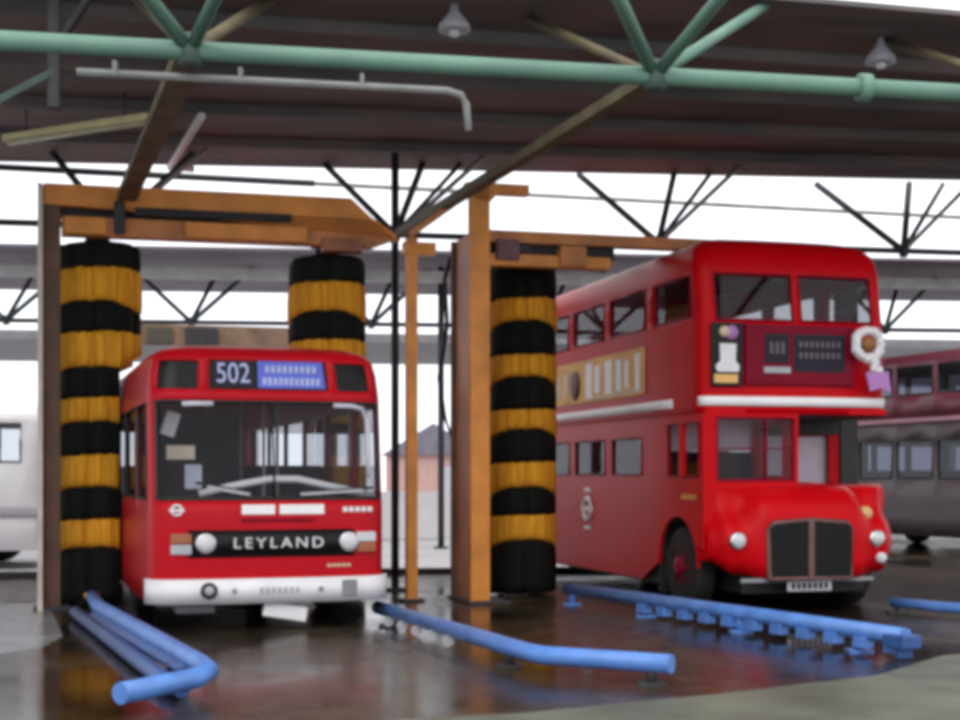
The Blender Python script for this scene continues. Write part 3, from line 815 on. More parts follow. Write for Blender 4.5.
m = MB(); m.lathe([(0.01, -0.015), (0.065, -0.017), (0.065, -0.034), (0.01, -0.037)], (-0.04, 0, 0.64), 'Y', 18); m.build('pale_disc', CREAM, brd)
m = MB(); m.box((-0.02, -0.02, 0.09), (0.30, 0.014, 0.10)); m.build('gold_foot', GOLD, brd)
wr = thing('wreath', 'round white wreath with brown centre and lilac ribbon hung on the double-decker front', 'wreath', on_bus(dd, A2, (0.84, fy(0.93, 3.15) - 0.2, 2.62)), A2)
m = MB(); rg = random.Random(2)
for k in range(30):
    t = 2 * PI * k / 30
    r0 = 0.155 + 0.02 * rg.random()
    M = Matrix.Translation((r0 * math.cos(t), -0.01 * rg.random(), 0.56 + r0 * math.sin(t)))
    rs = bmesh.ops.create_icosphere(m.bm, subdivisions=1, radius=0.055 + 0.012 * rg.random(), matrix=M)
m.build('flower_ring', WHITE, wr)
m = MB(); m.lathe([(0.01, 0.03), (0.085, 0.02), (0.08, -0.03), (0.03, -0.05), (0.01, -0.05)], (0, 0, 0.56), 'Y', 18); m.build('centre', BROWN, wr)
m = MB()
for k in range(12):
    M = Matrix.Translation((0.06 + 0.16 * rg.random() * (1 if k % 2 else 0.6), -0.02, 0.22 + 0.17 * rg.random()))
    bmesh.ops.create_icosphere(m.bm, subdivisions=1, radius=0.05, matrix=M)
m.build('flower_spray', WHITE, wr)
m = MB(); m.prism([(-0.04, 0.0, 0.22), (0.26, 0.0, 0.24), (0.29, 0.0, -0.02), (0.16, 0.0, 0.04), (0.02, 0.0, 0.0)], (0, -0.03, 0)); m.build('ribbon', LILAC, wr)

# ------------------------------------------------------------------ generic parked buses
def plain_bus(root, hw, ln, H, lower, upper, bands, wins, belt_mats):
    """bands: window rows (z0,z1); wins: side windows along y"""
    rf = [(H - 0.35, 0.0), (H - 0.18, 0.06), (H - 0.07, 0.2), (H - 0.02, 0.5), (H, 0.9)]
    def pos(s, z):
        ins = interp(rf, z); hl = ln / 2
        return Vector((s['x'] * (1 - ins / hw), hl + (s['y'] - hl) * (1 - ins / hl), z))
    st = box_plan(hw, 0, ln, 0.18, 0.18, [-0.95, 0.95], [v for p in wins for v in p], [v for p in wins for v in p], [-0.9, 0.9], bow=0.04)
    holes = []
    for z0, z1 in bands:
        holes += [('L', a, b, z0, z1) for a, b in wins] + [('R', a, b, z0, z1) for a, b in wins] + [('F', -0.95, 0.95, z0, z1), ('B', -0.9, 0.9, z0, z1)]
    split = belt_mats[0][1]
    lv_all = sorted({0.32, 0.7, 1.1, split} | {z for b in bands for z in b} | {(b[0] + b[1]) / 2 for b in bands} | {z for z, _ in rf} | {H - 0.12, H - 0.25})
    holes = [snaph(st, h) for h in holes]
    lo = Shell(st, [z for z in lv_all if z <= split], pos, holes); hi = Shell(st, [z for z in lv_all if z >= split], pos, holes)
    lo.body('lower_body', lower, root, cap_top=False); hi.body('upper_body', upper, root)
    for h in holes:
        sh = lo if h[4] <= split else hi
        g = sh.pane(h, 'side_window' if h[0] in 'LR' else 'end_window', GLASS if upper is BRIGHT else SHADEGLASS, root)
        sh.frame(h, 'window_rubber', BLACK, g, w=0.02)
    for z0, z1, mt in belt_mats:
        (lo if z1 <= split else hi).belt('waistband', mt, root, z0, z1, lambda s: s['t'] != 'B', out=0.025, thick=0.03)
    for y in (ln * 0.2, ln * 0.75):
        for x, s in ((-hw + 0.16, -1), (hw - 0.16, 1)): wheel(root, x, y, 0.48, 0.27, s, GREYMETAL)
    m = MB(); m.box((0, ln / 2, 0.66), (2 * hw - 0.2, ln - 0.4, 0.05)); m.build('floor_panel', INTERIOR, root)

A3 = R(20)
b3 = thing('double_decker_bus', 'double-deck bus with shade painted in as dull maroon and grey, parked beyond the bright red one', 'bus', (11.75, 27.9, 0), A3)
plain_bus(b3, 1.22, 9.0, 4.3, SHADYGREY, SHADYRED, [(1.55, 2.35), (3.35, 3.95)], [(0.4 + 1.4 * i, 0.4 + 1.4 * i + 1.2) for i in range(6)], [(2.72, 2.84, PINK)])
m = MB(); m.box((0, 4.5, 2.72), (2.2, 8.6, 0.05)); m.build('upper_floor', INTERIOR, b3)
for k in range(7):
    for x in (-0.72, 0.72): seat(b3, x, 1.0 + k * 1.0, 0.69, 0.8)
b4 = thing('coach', 'white coach parked in the open yard beyond the left gantry post', 'coach', (-7.45, 26.1, 0), R(88))
plain_bus(b4, 1.22, 8.0, 2.85, BRIGHT, BRIGHT, [(1.85, 2.5)], [(0.4 + 1.45 * i, 0.4 + 1.45 * i + 1.25) for i in range(5)], [(0.9, 1.0, LGREY)])

# ------------------------------------------------------------------ wash gantries
gdir = Vector((math.cos(R(15)), math.sin(R(15)), 0)); gback = Vector((-math.sin(R(15)), math.cos(R(15)), 0))
g1 = thing('wash_gantry', 'orange steel wash gantry standing over the single-deck bus', 'gantry', (-5.17, 17.4, 0), R(15))
# local: x along front, y back
m = MB(); m.box((0.03, 0.06, 2.55), (0.20, 0.10, 5.10), bevel=0.01); p1 = m.build('post', DARKBROWN, g1)
m = MB(); m.box((-0.10, 0.0, 2.55), (0.06, 0.26, 5.10), bevel=0.008); m.build('post_flange', paint('pale_galvanised', (0.66, 0.58, 0.5), 0.5, var=0.2), p1)
m = MB(); m.box((0.03, 0.1, 0.02), (0.42, 0.42, 0.04), bevel=0.01); m.build('base_plate', DARKSTEEL, p1)
GL = 4.45
m = MB(); m.box((GL, 0.03, 2.33), (0.14, 0.14, 4.66), bevel=0.01); p2 = m.build('post', ORANGE, g1, label='slender bright orange right-hand post')
m = MB(); m.box((GL, 0.03, 0.02), (0.3, 0.3, 0.04), bevel=0.01); m.build('base_plate', DARKSTEEL, p2)
m = MB(); m.box((GL + 0.1, 0.03, 4.52), (0.42, 0.16, 0.16), bevel=0.01); m.build('post_head', ORANGE, p2)
# upper beam with sloping right end
def xz(pts, y0, d): return [(x, y0, z) for x, z in pts]
m = MB(); m.prism(xz([(-0.06, 4.87), (3.95, 4.87), (4.25, 4.68), (4.25, 4.60), (4.18, 4.66), (3.66, 5.12), (-0.06, 5.12)], -0.02, 0), (0, 0.3, 0)); m.build('upper_beam', ORANGE, g1)
m = MB(); m.prism(xz([(0.14, 4.52), (3.95, 4.52), (4.2, 4.62), (4.2, 4.74), (0.14, 4.74)], 0.02, 0), (0, 0.26, 0)); m.build('lower_beam', ORANGED, g1)
m = MB(); m.box((2.05, 0.24, 4.80), (3.9, 0.06, 0.14)); m.build('beam_web', DARKSTEEL, g1)
m = MB(); m.box((0.42, -0.02, 4.63), (0.48, 0.06, 0.2), bevel=0.01); m.build('bright_cover_plate', ORANGE, g1)
m = MB(); m.box((2.35, -0.02, 4.63), (1.5, 0.06, 0.19), bevel=0.01); m.build('bright_cover_plate', ORANGE, g1)
m = MB(); m.box((1.95, -0.03, 4.82), (1.9, 0.10, 0.10), bevel=0.01); m.build('sliding_rail', BLACK, g1)
m = MB(); m.box((0.82, -0.02, 4.74), (0.13, 0.12, 0.4), bevel=0.02); m.build('hose_bracket', DARKSTEEL, g1)
m = MB(); m.box((3.55, 0.06, 4.52), (0.5, 0.25, 0.16), bevel=0.02); m.build('drive_housing', paint('faded_red_housing', (0.34, 0.11, 0.05), 0.5, var=0.3), g1)
# carriage arms the rollers hang from
for x in (0.55, 3.4):
    m = MB(); m.box((x, 0.55, 4.68), (0.22, 0.8, 0.14), bevel=0.01); m.build('carriage_arm', DARKSTEEL, g1)

g2 = thing('wash_gantry', 'orange wash gantry with broad left post standing over the double-deck bus', 'gantry', (-0.02, 18.25, 0), R(15))
m = MB(); m.box((0.02, 0.05, 2.64), (0.25, 0.16, 5.28), bevel=0.012); p3 = m.build('post', ORANGE, g2, label='broad bright orange front post')
m = MB(); m.box((-0.06, 0.48, 2.34), (0.05, 0.70, 4.68), bevel=0.008); m.build('side_sheet', PINKBROWN, p3)
m = MB(); m.box((-0.06, 0.86, 2.34), (0.16, 0.10, 4.68), bevel=0.01); m.build('rear_channel', DARKBROWN, p3)
m = MB(); m.box((0.1, 0.4, 0.02), (0.55, 1.1, 0.04), bevel=0.01); m.build('base_plate', DARKSTEEL, p3)
m = MB(); m.prism([(-0.16, -0.03, 5.3), (0.66, -0.03, 5.3), (0.66, -0.03, 5.17), (0.25, -0.03, 5.17), (0.14, -0.03, 5.05), (-0.06, -0.03, 5.1), (-0.16, -0.03, 5.2)], (0, 0.18, 0)); m.build('post_head', ORANGE, p3)
m = MB(); m.bar((-0.05, 0.05, 5.22), (-0.86, 0.10, 4.62), 0.06, 0.08); m.build('diagonal_brace', ORANGED, g2)
m = MB(); m.box((2.6, 0.12, 4.645), (4.9, 0.22, 0.15), bevel=0.01); m.build('upper_beam', ORANGED, g2)
m = MB(); m.box((0.95, 0.12, 4.35), (1.65, 0.2, 0.15), bevel=0.01); m.build('lower_beam', ORANGE, g2)
m = MB(); m.box((1.0, 0.2, 4.51), (1.75, 0.08, 0.18)); m.build('sliding_rail', BLACK, g2)
m = MB(); m.box((0.38, 0.02, 4.47), (0.3, 0.16, 0.26), bevel=0.02); m.build('motor_box', paint('faded_plum_housing', (0.16, 0.06, 0.07), 0.5, var=0.3), g2)
m = MB(); m.box((1.25, 0.05, 4.42), (0.35, 0.2, 0.26), bevel=0.02); m.build('drive_housing', ORANGED, g2)
m = MB(); m.box((0.6, 0.8, 4.50), (0.2, 1.5, 0.12), bevel=0.01); m.build('carriage_arm', DARKSTEEL, g2)
m = MB(); m.box((5.2, 0.12, 2.33), (0.26, 0.2, 4.66), bevel=0.01); m.build('post', DARKSTEEL, g2, label='dark right-hand post behind the double-decker')
m = MB(); m.tube([(-0.12, 0.95, 4.5), (-0.2, 0.98, 4.2), (-0.16, 1.0, 3.6), (-0.27, 1.0, 2.9), (-0.2, 1.0, 2.4), (-0.12, 0.95, 2.15)], 0.03, 10); m.build('water_hose', BLACK, g2)

# rinse arch further down the single-decker lane
g3 = thing('rinse_arch', 'brown rinse arch with dark centre box seen above the single-deck bus roof', 'arch', (-7.1, 26.6, 0), R(15))
m = MB(); m.box((2.05, 0, 4.22), (4.1, 0.2, 0.38), bevel=0.01); m.build('cross_beam', paint('brown_beam', (0.2, 0.13, 0.085), 0.6, var=0.3), g3)
m = MB(); m.box((1.95, -0.12, 4.2), (0.6, 0.12, 0.34), bevel=0.02); m.build('spray_box', DARKSTEEL, g3)
m = MB(); m.box((1.2, -0.11, 4.2), (0.45, 0.1, 0.3), bevel=0.02); m.build('spray_box', paint('olive_box', (0.07, 0.07, 0.05), 0.6), g3)
m = MB(); m.box((0.5, -0.11, 4.2), (0.45, 0.1, 0.3), bevel=0.02); m.build('spray_box', DARKSTEEL, g3)
for x in (0.3, 4.0):
    m = MB(); m.box((x, 0, 2.1), (0.16, 0.16, 4.2)); m.build('post', DARKBROWN, g3)

# ------------------------------------------------------------------ rollers
def brush_band(parent, z0, z1, r, mat, seed, clampf=None, skew=0.0, origin=(0, 0)):
    """one skirt of hanging bristles: fluted, drooping at the lower edge"""
    m = MB(); bm = m.bm; rg = random.Random(seed)
    n = 72; k = 6
    ph = rg.random() * 6
    rows = []
    fl = [1 + 0.012 * math.sin(18 * 2 * PI * i / n + ph) + 0.012 * (rg.random() - 0.5) for i in range(n)]
    for sm in (n * 3 // 4 + 1, n * 3 // 4 - 15, n * 3 // 4 + 16, 5, 20, 33):   # slits between the bristle tufts
        for dd_, kk in ((-1, 0.93), (0, 0.82), (1, 0.93)): fl[(sm + dd_) % n] *= kk
    lowj = [0.02 * (rg.random() - 0.5) - (0.08 * math.cos(2 * PI * i / n * 2) + 0.02 if mat is BRUSHO else 0.0) for i in range(n)]
    prof = [(0.93, 1.0), (0.98, 0.85), (1.0, 0.5), (1.0, 0.2), (0.985, 0.0), (0.80, 0.03), (0.3, 0.1)]
    inner = (0.3, 0.97)
    allp = [inner] + prof
    for q, (rk, h) in enumerate(allp):
        row = []
        for i in range(n):
            t = 2 * PI * i / n
            rr_ = r * rk * (fl[i] if 0 < q < 6 else 1.0)
            z = z0 + (z1 - z0) * h + skew * math.cos(t + 0.6) * (1 if q else 1)
            if q in (4, 5): z += lowj[i]
            elif q == 3: z += lowj[i] * 0.4
            p = Vector((rr_ * math.cos(t), rr_ * math.sin(t), z))
            if clampf: p = clampf(p)
            row.append(bm.verts.new(p))
        rows.append(row)
    for a, b in zip(rows, rows[1:]):
        for i in range(n):
            f = bm.faces.new((a[i], a[(i + 1) % n], b[(i + 1) % n], b[i])); f.smooth = True
    return m.build('bristle_band', mat, parent)
def roller(label, loc, r, edges, top, clampf=None, skew=0.0, first_black=True):
    t = thing('wash_roller', label, 'wash brush', loc, 0, 'striped wash brushes')
    m = MB(); m.tube([(0, 0, edges[-1] + 0.02), (0, 0, top)], 0.05, 12)
    m.lathe([(0.14, top - 0.02), (0.16, top - 0.08), (0.16, edges[0] + 0.02), (0.3, edges[0] + 0.0), (0.3, edges[0] - 0.04)], (0, 0, 0), 'Z', 20)
    m.build('shaft', BLACK, t)
    blk = first_black
    for i, (a, b) in enumerate(zip(edges, edges[1:])):
        brush_band(t, b - 0.02, a, r * (1.0 if blk else 1.02), BRUSHB if blk else BRUSHO, 11 * i + int(10 * r) + int(loc[0] * 7), clampf, skew)
        blk = not blk
    return t
# left roller: bristles flatten against the side of the single-decker
rl = Vector((-4.80, 18.2, 0))
side_pt = on_bus(sd, A1, (-HW, 0, 0)); side_n = Matrix.Rotation(A1, 3, 'Z') @ Vector((-1, 0, 0))
def clamp_left(p):
    if p.z > 3.0: return p
    w = Vector((p.x, p.y, 0)) + rl
    d = (w - Vector((side_pt.x, side_pt.y, 0))).dot(side_n)
    if d < 0.03: w = w + side_n * (0.03 - d)
    return Vector((w.x - rl.x, w.y - rl.y, p.z))
roller('tall orange and black striped wash brush by the left gantry post', rl, 0.53,
       [4.46, 4.17, 3.74, 3.38, 2.93, 2.57, 2.26, 1.87, 1.46, 1.08, 0.72, 0.06], 4.63, clamp_left, 0.03)
# right roller: its bristles flatten against the far side of the bus
rr_ = Vector((-2.0, 18.95, 0))
side_q = on_bus(sd, A1, (HW, 0, 0))
def clamp_right(p):
    if p.z > 3.05: return p
    w = Vector((p.x, p.y, 0)) + rr_
    d = -(w - Vector((side_q.x, side_q.y, 0))).dot(side_n)
    if d < 0.03: w = w - side_n * (0.03 - d)
    return Vector((w.x - rr_.x, w.y - rr_.y, p.z))
roller('orange and black striped wash brush rising behind the single-deck bus roof', rr_, 0.50,
       [4.42, 4.10, 3.71, 3.36, 3.08, 2.6, 2.26, 1.87, 1.46, 1.08, 0.72, 0.06], 4.63, clamp_right, 0.02)
roller('orange and black striped wash brush between broad orange post and double-decker', Vector((0.57, 19.6, 0)), 0.46,
       [4.42, 3.98, 3.66, 3.23, 2.92, 2.50, 2.22, 1.80, 1.45, 1.1, 0.75, 0.06], 4.46, None, 0.02)

# ------------------------------------------------------------------ blue guide rails
def rail(label, pts, r, legs, brackets=False, low=None, foot=0.0):
    t = thing('guide_rail', label, 'guide rail', (pts[0][0], pts[0][1], 0), 0, 'blue wheel guide rails')
    o = Vector((pts[0][0], pts[0][1], 0))
    q = [Vector(p) - o for p in pts]
    m = MB(); m.tube(q, r, 14); m.build('rail_tube', BLUE, t)
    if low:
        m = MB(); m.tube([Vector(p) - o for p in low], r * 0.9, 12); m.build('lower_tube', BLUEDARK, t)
    for k in legs:
        i = int(k); f = k - i
        p = q[i].lerp(q[min(i + 1, len(q) - 1)], f)
        m = MB(); m.tube([(p.x, p.y, 0.0), (p.x, p.y, p.z)], r * 0.55, 8); m.box((p.x, p.y, 0.012), (0.22, 0.22, 0.024), bevel=0.004)
        lg = m.build('leg', BLUE if brackets else DARKSTEEL, t)
    return t, q
r1, q = rail('blue guide rail with doubled-back bend left of the single-deck bus', [(-4.55, 17.0, 0.2), (-4.1, 15.6, 0.2), (-2.12, 10.95, 0.2), (-1.99, 10.62, 0.19), (-2.03, 10.35, 0.17), (-2.15, 10.2, 0.16), (-2.42, 9.75, 0.15)], 0.075, [0.3, 1.3, 1.8],
              low=[(-4.55, 16.3, 0.08), (-2.42, 11.0, 0.08), (-2.15, 10.45, 0.08)])
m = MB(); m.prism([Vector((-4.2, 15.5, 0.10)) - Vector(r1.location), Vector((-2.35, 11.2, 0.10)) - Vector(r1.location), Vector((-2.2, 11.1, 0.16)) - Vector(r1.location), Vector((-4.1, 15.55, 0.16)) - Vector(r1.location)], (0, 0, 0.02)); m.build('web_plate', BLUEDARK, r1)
m = MB(); m.lathe([(0.06, 0), (0.09, 0.01), (0.09, 0.06), (0.05, 0.08)], Vector((-4.55, 17.0, 0.17)) - Vector(r1.location), 'Z', 12); m.build('orange_end_cap', ORANGE, r1)
r2, q = rail('blue guide rail kinked outwards right of the single-deck bus', [(-1.12, 15.9, 0.17), (0.40, 11.85, 0.17), (0.52, 11.66, 0.17), (1.47, 11.12, 0.17)], 0.075, [0.1, 0.9, 2.85])
for k in range(5):
    m = MB(); p = q[0].lerp(q[1], 0.12 + 0.11 * k); m.lathe([(0.055, -0.03), (0.055, 0.03)], (p.x - 0.03, p.y - 0.05, 0.07), 'Y', 12)
    m.build('side_roller', LGREY, r2)
r3, q = rail('blue guide rail on short brackets running past the double-deck front wheel', [(1.10, 18.2, 0.2), (3.74, 12.75, 0.2)], 0.075, [0.02, 0.3, 0.6, 0.9], brackets=True,
             low=None)
for k in range(11):
    m = MB(); p = q[0].lerp(q[1], 0.3 + 0.068 * k); m.box((p.x - 0.02, p.y - 0.03, 0.10), (0.16, 0.12, 0.10), rz=-1.12, bevel=0.01)
    m.build('bracket', BLUE, r3)
m = MB(); e = q[1]; m.box((e.x - 0.03, e.y, 0.16), (0.26, 0.22, 0.12), rz=-1.12, bevel=0.02); m.box((e.x - 0.02, e.y - 0.02, 0.06), (0.14, 0.1, 0.1), bevel=0.02); m.build('end_block', BLUEDARK, r3)
rail('blue guide rail on the far right side of the double-deck bus', [(4.86, 17.1, 0.12), (5.22, 16.5, 0.12), (6.3, 15.3, 0.12)], 0.06, [0.1, 1.4])

kb = MB(); kb.prism([(4.72, 18.7, 0), (4.92, 18.76, 0), (3.05, 25.8, 0), (2.85, 25.74, 0)], (0, 0, 0.32))  # unseen block added to stop sky reflecting in the floor under the bus
kb = kb.build('reflection_blocker', paint('dark_blocker', (0.02, 0.02, 0.02), 0.8)); tag(kb, 'added unseen low dark reflection blocker along the far side of the bright red double-decker', 'blocker')
# ------------------------------------------------------------------ ground
FY = 23.4
def slab(name, pts, mat, z1, z0):
    m = MB(); m.prism([(x, y, z0) for x, y in pts], (0, 0, z1 - z0)); o = m.build(name, mat); struct(o); return o
slab('floor', [(-40, -12), (40, -12), (40, 39), (3.2, 36), (3.2, 24.37), (-40, FY - 5)], FLOOR, 0.0, -0.2)
ap = slab('floor_apron', [(-6.5, -6), (20, -6), (20, 15.8), (5.6, 13.6), (4.15, 13.0), (3.2, 11.7), (1.9, 10.8), (0.3, 9.85), (-2.4, 9.0), (-6.5, 6.0)], APRON, 0.004, -0.1)
slab('floor_side', [(-5.42, 18.2), (-4.2, 14.6), (-4.1, 13.6), (-4.6, 12.6), (-6.5, 11.6), (-40, 10), (-40, 18.2)], paint('damp_concrete_sky_sheen', (0.22, 0.245, 0.26), 0.22, var=0.3, scale=1.2), 0.003, -0.1)  # pale tone includes the bright yard mirrored in the damp floor
yard = slab('floor_yard', [(-60, FY - 10), (-40, FY - 5), (40, FY + 6), (70, FY + 10), (70, 110), (-60, 110)], CONC, -0.005, -0.2)
m = MB(); m.prism([(-40, FY - 5, -0.05), (3.2, 24.3, -0.05), (3.2, 24.46, -0.05), (-40, FY - 4.84, -0.05)], (0, 0, 0.14)); struct(m.build('trim_kerb', DARKSTEEL))

# ------------------------------------------------------------------ canopies (space-frame roofs)
def canopy(name, pts, z, th, mat=SOFFIT, ribs=None):
    m = MB(); m.prism([(x, y, z) for x, y in pts], (0, 0, th))
    if ribs:
        for a, b in ribs: m.bar(a, b, 0.10, 0.14)
    return struct(m.build(name, mat))
nl = lambda x: 13.25 + 0.25 * x
fl_ = lambda x: 21.85 + 0.092 * x
zr = 6.2
ribs = []
for k in range(1, 5):
    f = k / 5
    a = Vector((-22, lerp(nl(-22), fl_(-22), f), zr - 0.06)); b = Vector((24, lerp(nl(24), fl_(24), f), zr - 0.06)); ribs.append((a, b))
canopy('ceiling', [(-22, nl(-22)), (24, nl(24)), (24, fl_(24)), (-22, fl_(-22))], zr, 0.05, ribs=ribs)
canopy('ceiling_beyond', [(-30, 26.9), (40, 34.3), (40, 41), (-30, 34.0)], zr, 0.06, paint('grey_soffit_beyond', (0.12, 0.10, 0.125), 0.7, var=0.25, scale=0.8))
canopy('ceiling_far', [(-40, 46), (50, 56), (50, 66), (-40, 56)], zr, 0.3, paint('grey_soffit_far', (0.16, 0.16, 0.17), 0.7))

OLIVE = paint('olive_steel', (0.12, 0.105, 0.055), 0.65, var=0.3)
def truss(label, p0, step, n, lo_z, up_z, chord_r, chord_m, strut_r, strut_m, offs, longv=None, long_m=None, s0=0.0, s1=0.0, alt={}):
    t = thing('roof_truss', label, 'truss', (p0[0], p0[1], lo_z), 0)
    d = Vector((step[0], step[1], 0))
    m = MB(); m.tube([d * (-s0), d * (n - 1 + s1)], chord_r, 12); m.build('chord', chord_m, t)
    for i in range(n):
        p = d * i
        for q, (ox, oy) in enumerate(offs):
            mm = strut_m[q % len(strut_m)]
            if i in alt and q == 3: (ox, oy), mm = alt[i], TAN
            m = MB(); m.tube([p, p + Vector((ox, oy, up_z - lo_z))], strut_r[q % len(strut_r)], 8); m.build('strut', mm, t)
        m = MB(); m.lathe([(0.05, -chord_r - 0.05), (chord_r + 0.025, -chord_r - 0.02), (chord_r + 0.025, chord_r + 0.03), (0.05, chord_r + 0.06)], p, 'Z', 12); m.build('node', DGREEN if chord_m is MINT else DARKSTEEL, t)
        if longv and i < 4:
            m = MB(); m.bar(p, p + Vector(longv), 0.22 if i < 3 else 0.14, 0.10); m.build('lengthwise_beam', long_m, t)
    return t
tn = truss('mint green lattice truss crossing the top of the picture under the roof edge', (-9.89, 10.08), (3.79, 0.737), 7, 5.0, 6.2, 0.078, MINT,
           [0.055, 0.06, 0.045, 0.055], [MINT, MINT, TAN, MINT], [(1.2, -1.8), (-1.0, -1.8), (-1.0, 2.25), (1.3, 1.85)], (-2.6, 7.95, 0.0), OLIVE, s0=0.5, s1=0.5, alt={2: (0.3, 2.4)})
m = MB(); m.lathe([(0.085, -0.05), (0.12, -0.05), (0.12, 0.05), (0.085, 0.05)], (0, 0, 0), 'X', 14)
fl = m.build('pipe_flange', MINT, tn); fl.location = Vector((3.35, 12.65, 5.0)) - Vector((-9.89, 10.08, 5.0)); fl.rotation_euler = (0, 0, R(11))
t2 = truss('dark lattice truss across the white gap behind the gantries', (-12.56, 18.19), (3.79, 0.737), 8, 5.0, 6.2, 0.045, DARKSTEEL,
      [0.05, 0.035], [DARKSTEEL, PALESTEEL, DARKSTEEL, DARKSTEEL], [(-1.1, 0.95), (1.25, 0.45), (0.35, 0.9), (0.9, 0.95)], None, None, s0=0.5, s1=0.5)
tb = Vector((-12.56, 18.19, 5.0))
for a, b, r_, mt in (((-8.5, 20.7, 6.1), (-2.55, 22.28, 6.1), 0.05, DARKSTEEL), ((-2.55, 22.28, 6.1), (10, 25.65, 6.1), 0.035, PALESTEEL)):
    m = MB(); m.tube([Vector(a) - tb, Vector(b) - tb], r_, 10); m.build('upper_chord', mt, t2)
m = MB(); m.tube([(0, 0, 0), (0, 0, 6.2)], 0.055, 12); m.box((0, 0, 0.02), (0.3, 0.3, 0.04)); c = m.build('steel_column', DARKSTEEL)
c.location = (-1.19, 20.32, 0); tag(c, 'slim dark steel column between single-deck bus and thin orange post', 'column')
truss('dark lattice truss below the second canopy beyond the wash', (-18.0, 30.4), (3.9, 0.41), 12, 4.95, 6.2, 0.05, DARKSTEEL, [0.05], [DARKSTEEL, DGREEN], [(-1.3, -0.5), (1.3, 0.4), (0.5, 0.6)], s0=0.5, s1=0.5)
m = MB(); m.bar((-28, 28.2, 5.86), (38, 35.15, 5.86), 0.14, 0.24); g = m.build('gutter_beam', PALESTEEL); tag(g, 'pale grey-green gutter beam along the second canopy', 'beam')
for x, y, lab in ((-0.86, 32.0, 'thin dark post of the second canopy left of the broad orange post'), (-9.3, 31.2, 'thin dark post of the second canopy beyond the white coach')):
    m = MB(); m.tube([(0, 0, 0), (0, 0, 6.2)], 0.07, 12); m.box((0, 0, 0.02), (0.3, 0.3, 0.04)); c = m.build('canopy_post', DARKSTEEL); c.location = (x, y, 0); tag(c, lab, 'post')
# pipework and lamps under the roof
m = MB(); d = Vector((0.982, 0.191, 0)); o0 = Vector((0, 12.28, 4.86))
m.tube([o0 + d * -3.3, o0 + d * -0.28, o0 + d * -0.16 + Vector((0, 0, -0.03)), o0 + d * -0.12 + Vector((0, 0, -0.1)), o0 + d * -0.10 + Vector((0, 0, -0.33))], 0.03, 10)
for k in (-3.0, -2.0, -1.0): m.box(o0 + d * k + Vector((0, 0, 0.04)), (0.03, 0.07, 0.12))
o = m.build('hanging_conduit', PALESTEEL); tag(o, 'grey conduit pipe below the mint chord with a bend down at its end', 'pipe')
m = MB(); m.tube([(-3.4, 17.7, 6.0), (-4.40, 20.6, 6.0), (-4.1, 20.75, 6.0)], 0.05, 10)
o = m.build('white_pipe', WHITEPIPE); tag(o, 'white angled pipe under the roof above the left gantry', 'pipe')
m = MB(); m.box((0, 0, 0), (2.35, 0.10, 0.08), bevel=0.01)
lt = thing('batten_light', 'yellowed batten light fitting slung under the roof at upper left', 'light fitting', (-4.95, 17.7, 5.86), R(-28))
o = m.build('housing', YELLOWLAMP, lt)
m = MB(); m.tube([(-1.1, 0, -0.07), (1.1, 0, -0.07)], 0.03, 10); m.build('tube', paint('unlit_tube', (0.6, 0.58, 0.4), 0.3), lt)
m = MB(); m.tube([(-0.8, 0, 0.04), (-0.8, 0, 0.34)], 0.012, 6); m.tube([(0.8, 0, 0.04), (0.8, 0, 0.34)], 0.012, 6); m.build('hanger', DARKSTEEL, lt)
hg = thing('hanger_bracket', 'dark vertical hanger with green diagonal brace on the mint chord at far left', 'bracket', (-3.82, 13.0, 6.2), R(11))
m = MB(); m.box((0, 0, -0.65), (0.10, 0.12, 1.3), bevel=0.01); m.build('upright', DARKSTEEL, hg)
m = MB(); m.bar((0.02, -0.02, -0.95), (-0.75, -0.3, -1.5), 0.06, 0.06); m.build('brace', DGREEN, hg)
m = MB(); m.bar((0.02, -0.02, -0.75), (0.5, -0.3, -0.1), 0.06, 0.06); m.build('brace', DARKSTEEL, hg)
for x, y, lab in ((4.2, 15.2, 'small grey lamp under the roof at the upper right beside the pipe flange'), (-0.25, 14.1, 'small grey lamp at the very top above the mint chord')):
    lp = thing('flood_lamp', lab, 'lamp', (x, y, 6.2), R(10))
    m = MB(); m.lathe([(0.04, 0), (0.05, -0.08), (0.15, -0.2), (0.16, -0.26), (0.05, -0.27)], (0, 0, 0), 'Z', 18); m.build('lamp_shade', LGREY, lp)
    m = MB(); m.lathe([(0.06, -0.26), (0.05, -0.31), (0.01, -0.33)], (0, 0, 0), 'Z', 12); m.build('bulb', LENS, lp)

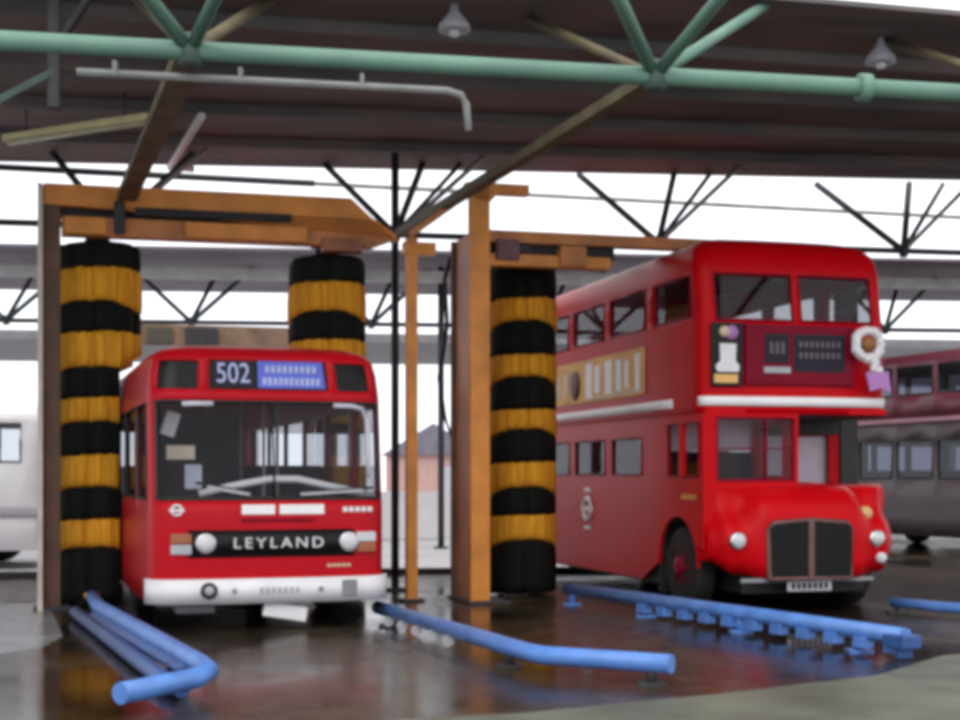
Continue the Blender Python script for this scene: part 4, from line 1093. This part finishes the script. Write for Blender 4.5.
# ------------------------------------------------------------------ yard beyond
m = MB(); m.prism([(-40, 33.0, 0), (60, 43, 0), (60, 43.25, 0), (-40, 33.25, 0)], (0, 0, 1.2)); struct(m.build('wall_back', BRIGHT))
hut = thing('brick_hut', 'small pink brick hut with grey pitched roof in the yard beyond the wall', 'hut', (-1.7, 50, 0), R(5))
m = MB(); m.box((0, 0, 1.15), (3.0, 3.0, 2.3)); m.build('wall', BRICK, hut)
m = MB(); m.prism([(-1.7, -1.7, 2.3), (1.7, -1.7, 2.3), (0, -1.7, 3.35)], (0, 3.4, 0)); m.build('roof', SLATE, hut)
m = MB(); m.box((0.6, -1.51, 0.95), (0.8, 0.05, 1.9)); m.build('door', LGREY, hut)

# ------------------------------------------------------------------ light
w = bpy.data.worlds.new('overcast'); S.world = w; w.use_nodes = True
nt = w.node_tree; bg = nt.nodes['Background']
tc = nt.nodes.new('ShaderNodeTexCoord'); sp = nt.nodes.new('ShaderNodeSeparateXYZ')
rp = nt.nodes.new('ShaderNodeValToRGB')
rp.color_ramp.elements[0].position = 0.0; rp.color_ramp.elements[0].color = (0.86, 0.88, 0.95, 1)
rp.color_ramp.elements[1].position = 0.6; rp.color_ramp.elements[1].color = (0.98, 0.99, 1.0, 1)
nt.links.new(tc.outputs['Generated'], sp.inputs['Vector']); nt.links.new(sp.outputs['Z'], rp.inputs['Fac'])
nt.links.new(rp.outputs['Color'], bg.inputs['Color']); bg.inputs['Strength'].default_value = 1.15
sun = bpy.data.lights.new('sun', 'SUN'); sun.energy = 0.8; sun.angle = R(40); sun.color = (1, 0.97, 0.93)
so = bpy.data.objects.new('sun', sun); COL.objects.link(so); so.rotation_euler = (R(48), 0, R(-12)); so.location = (0, -5, 20)

# ------------------------------------------------------------------ camera
cam = bpy.data.cameras.new('camera'); co = bpy.data.objects.new('camera', cam); COL.objects.link(co)
co.location = (0, 0, 1.62); co.rotation_euler = (PI / 2, 0, 0)
cam.sensor_width = 36; cam.lens = 36 * 1450 / 960; cam.shift_y = 115 / 960
cam.clip_end = 400
S.camera = co
S.cycles.filter_width = 4.5
S.view_settings.view_transform = 'Standard'; S.view_settings.look = 'None'
S.view_settings.exposure = 0.45; S.view_settings.gamma = 1.0; S.view_settings.use_curve_mapping = False
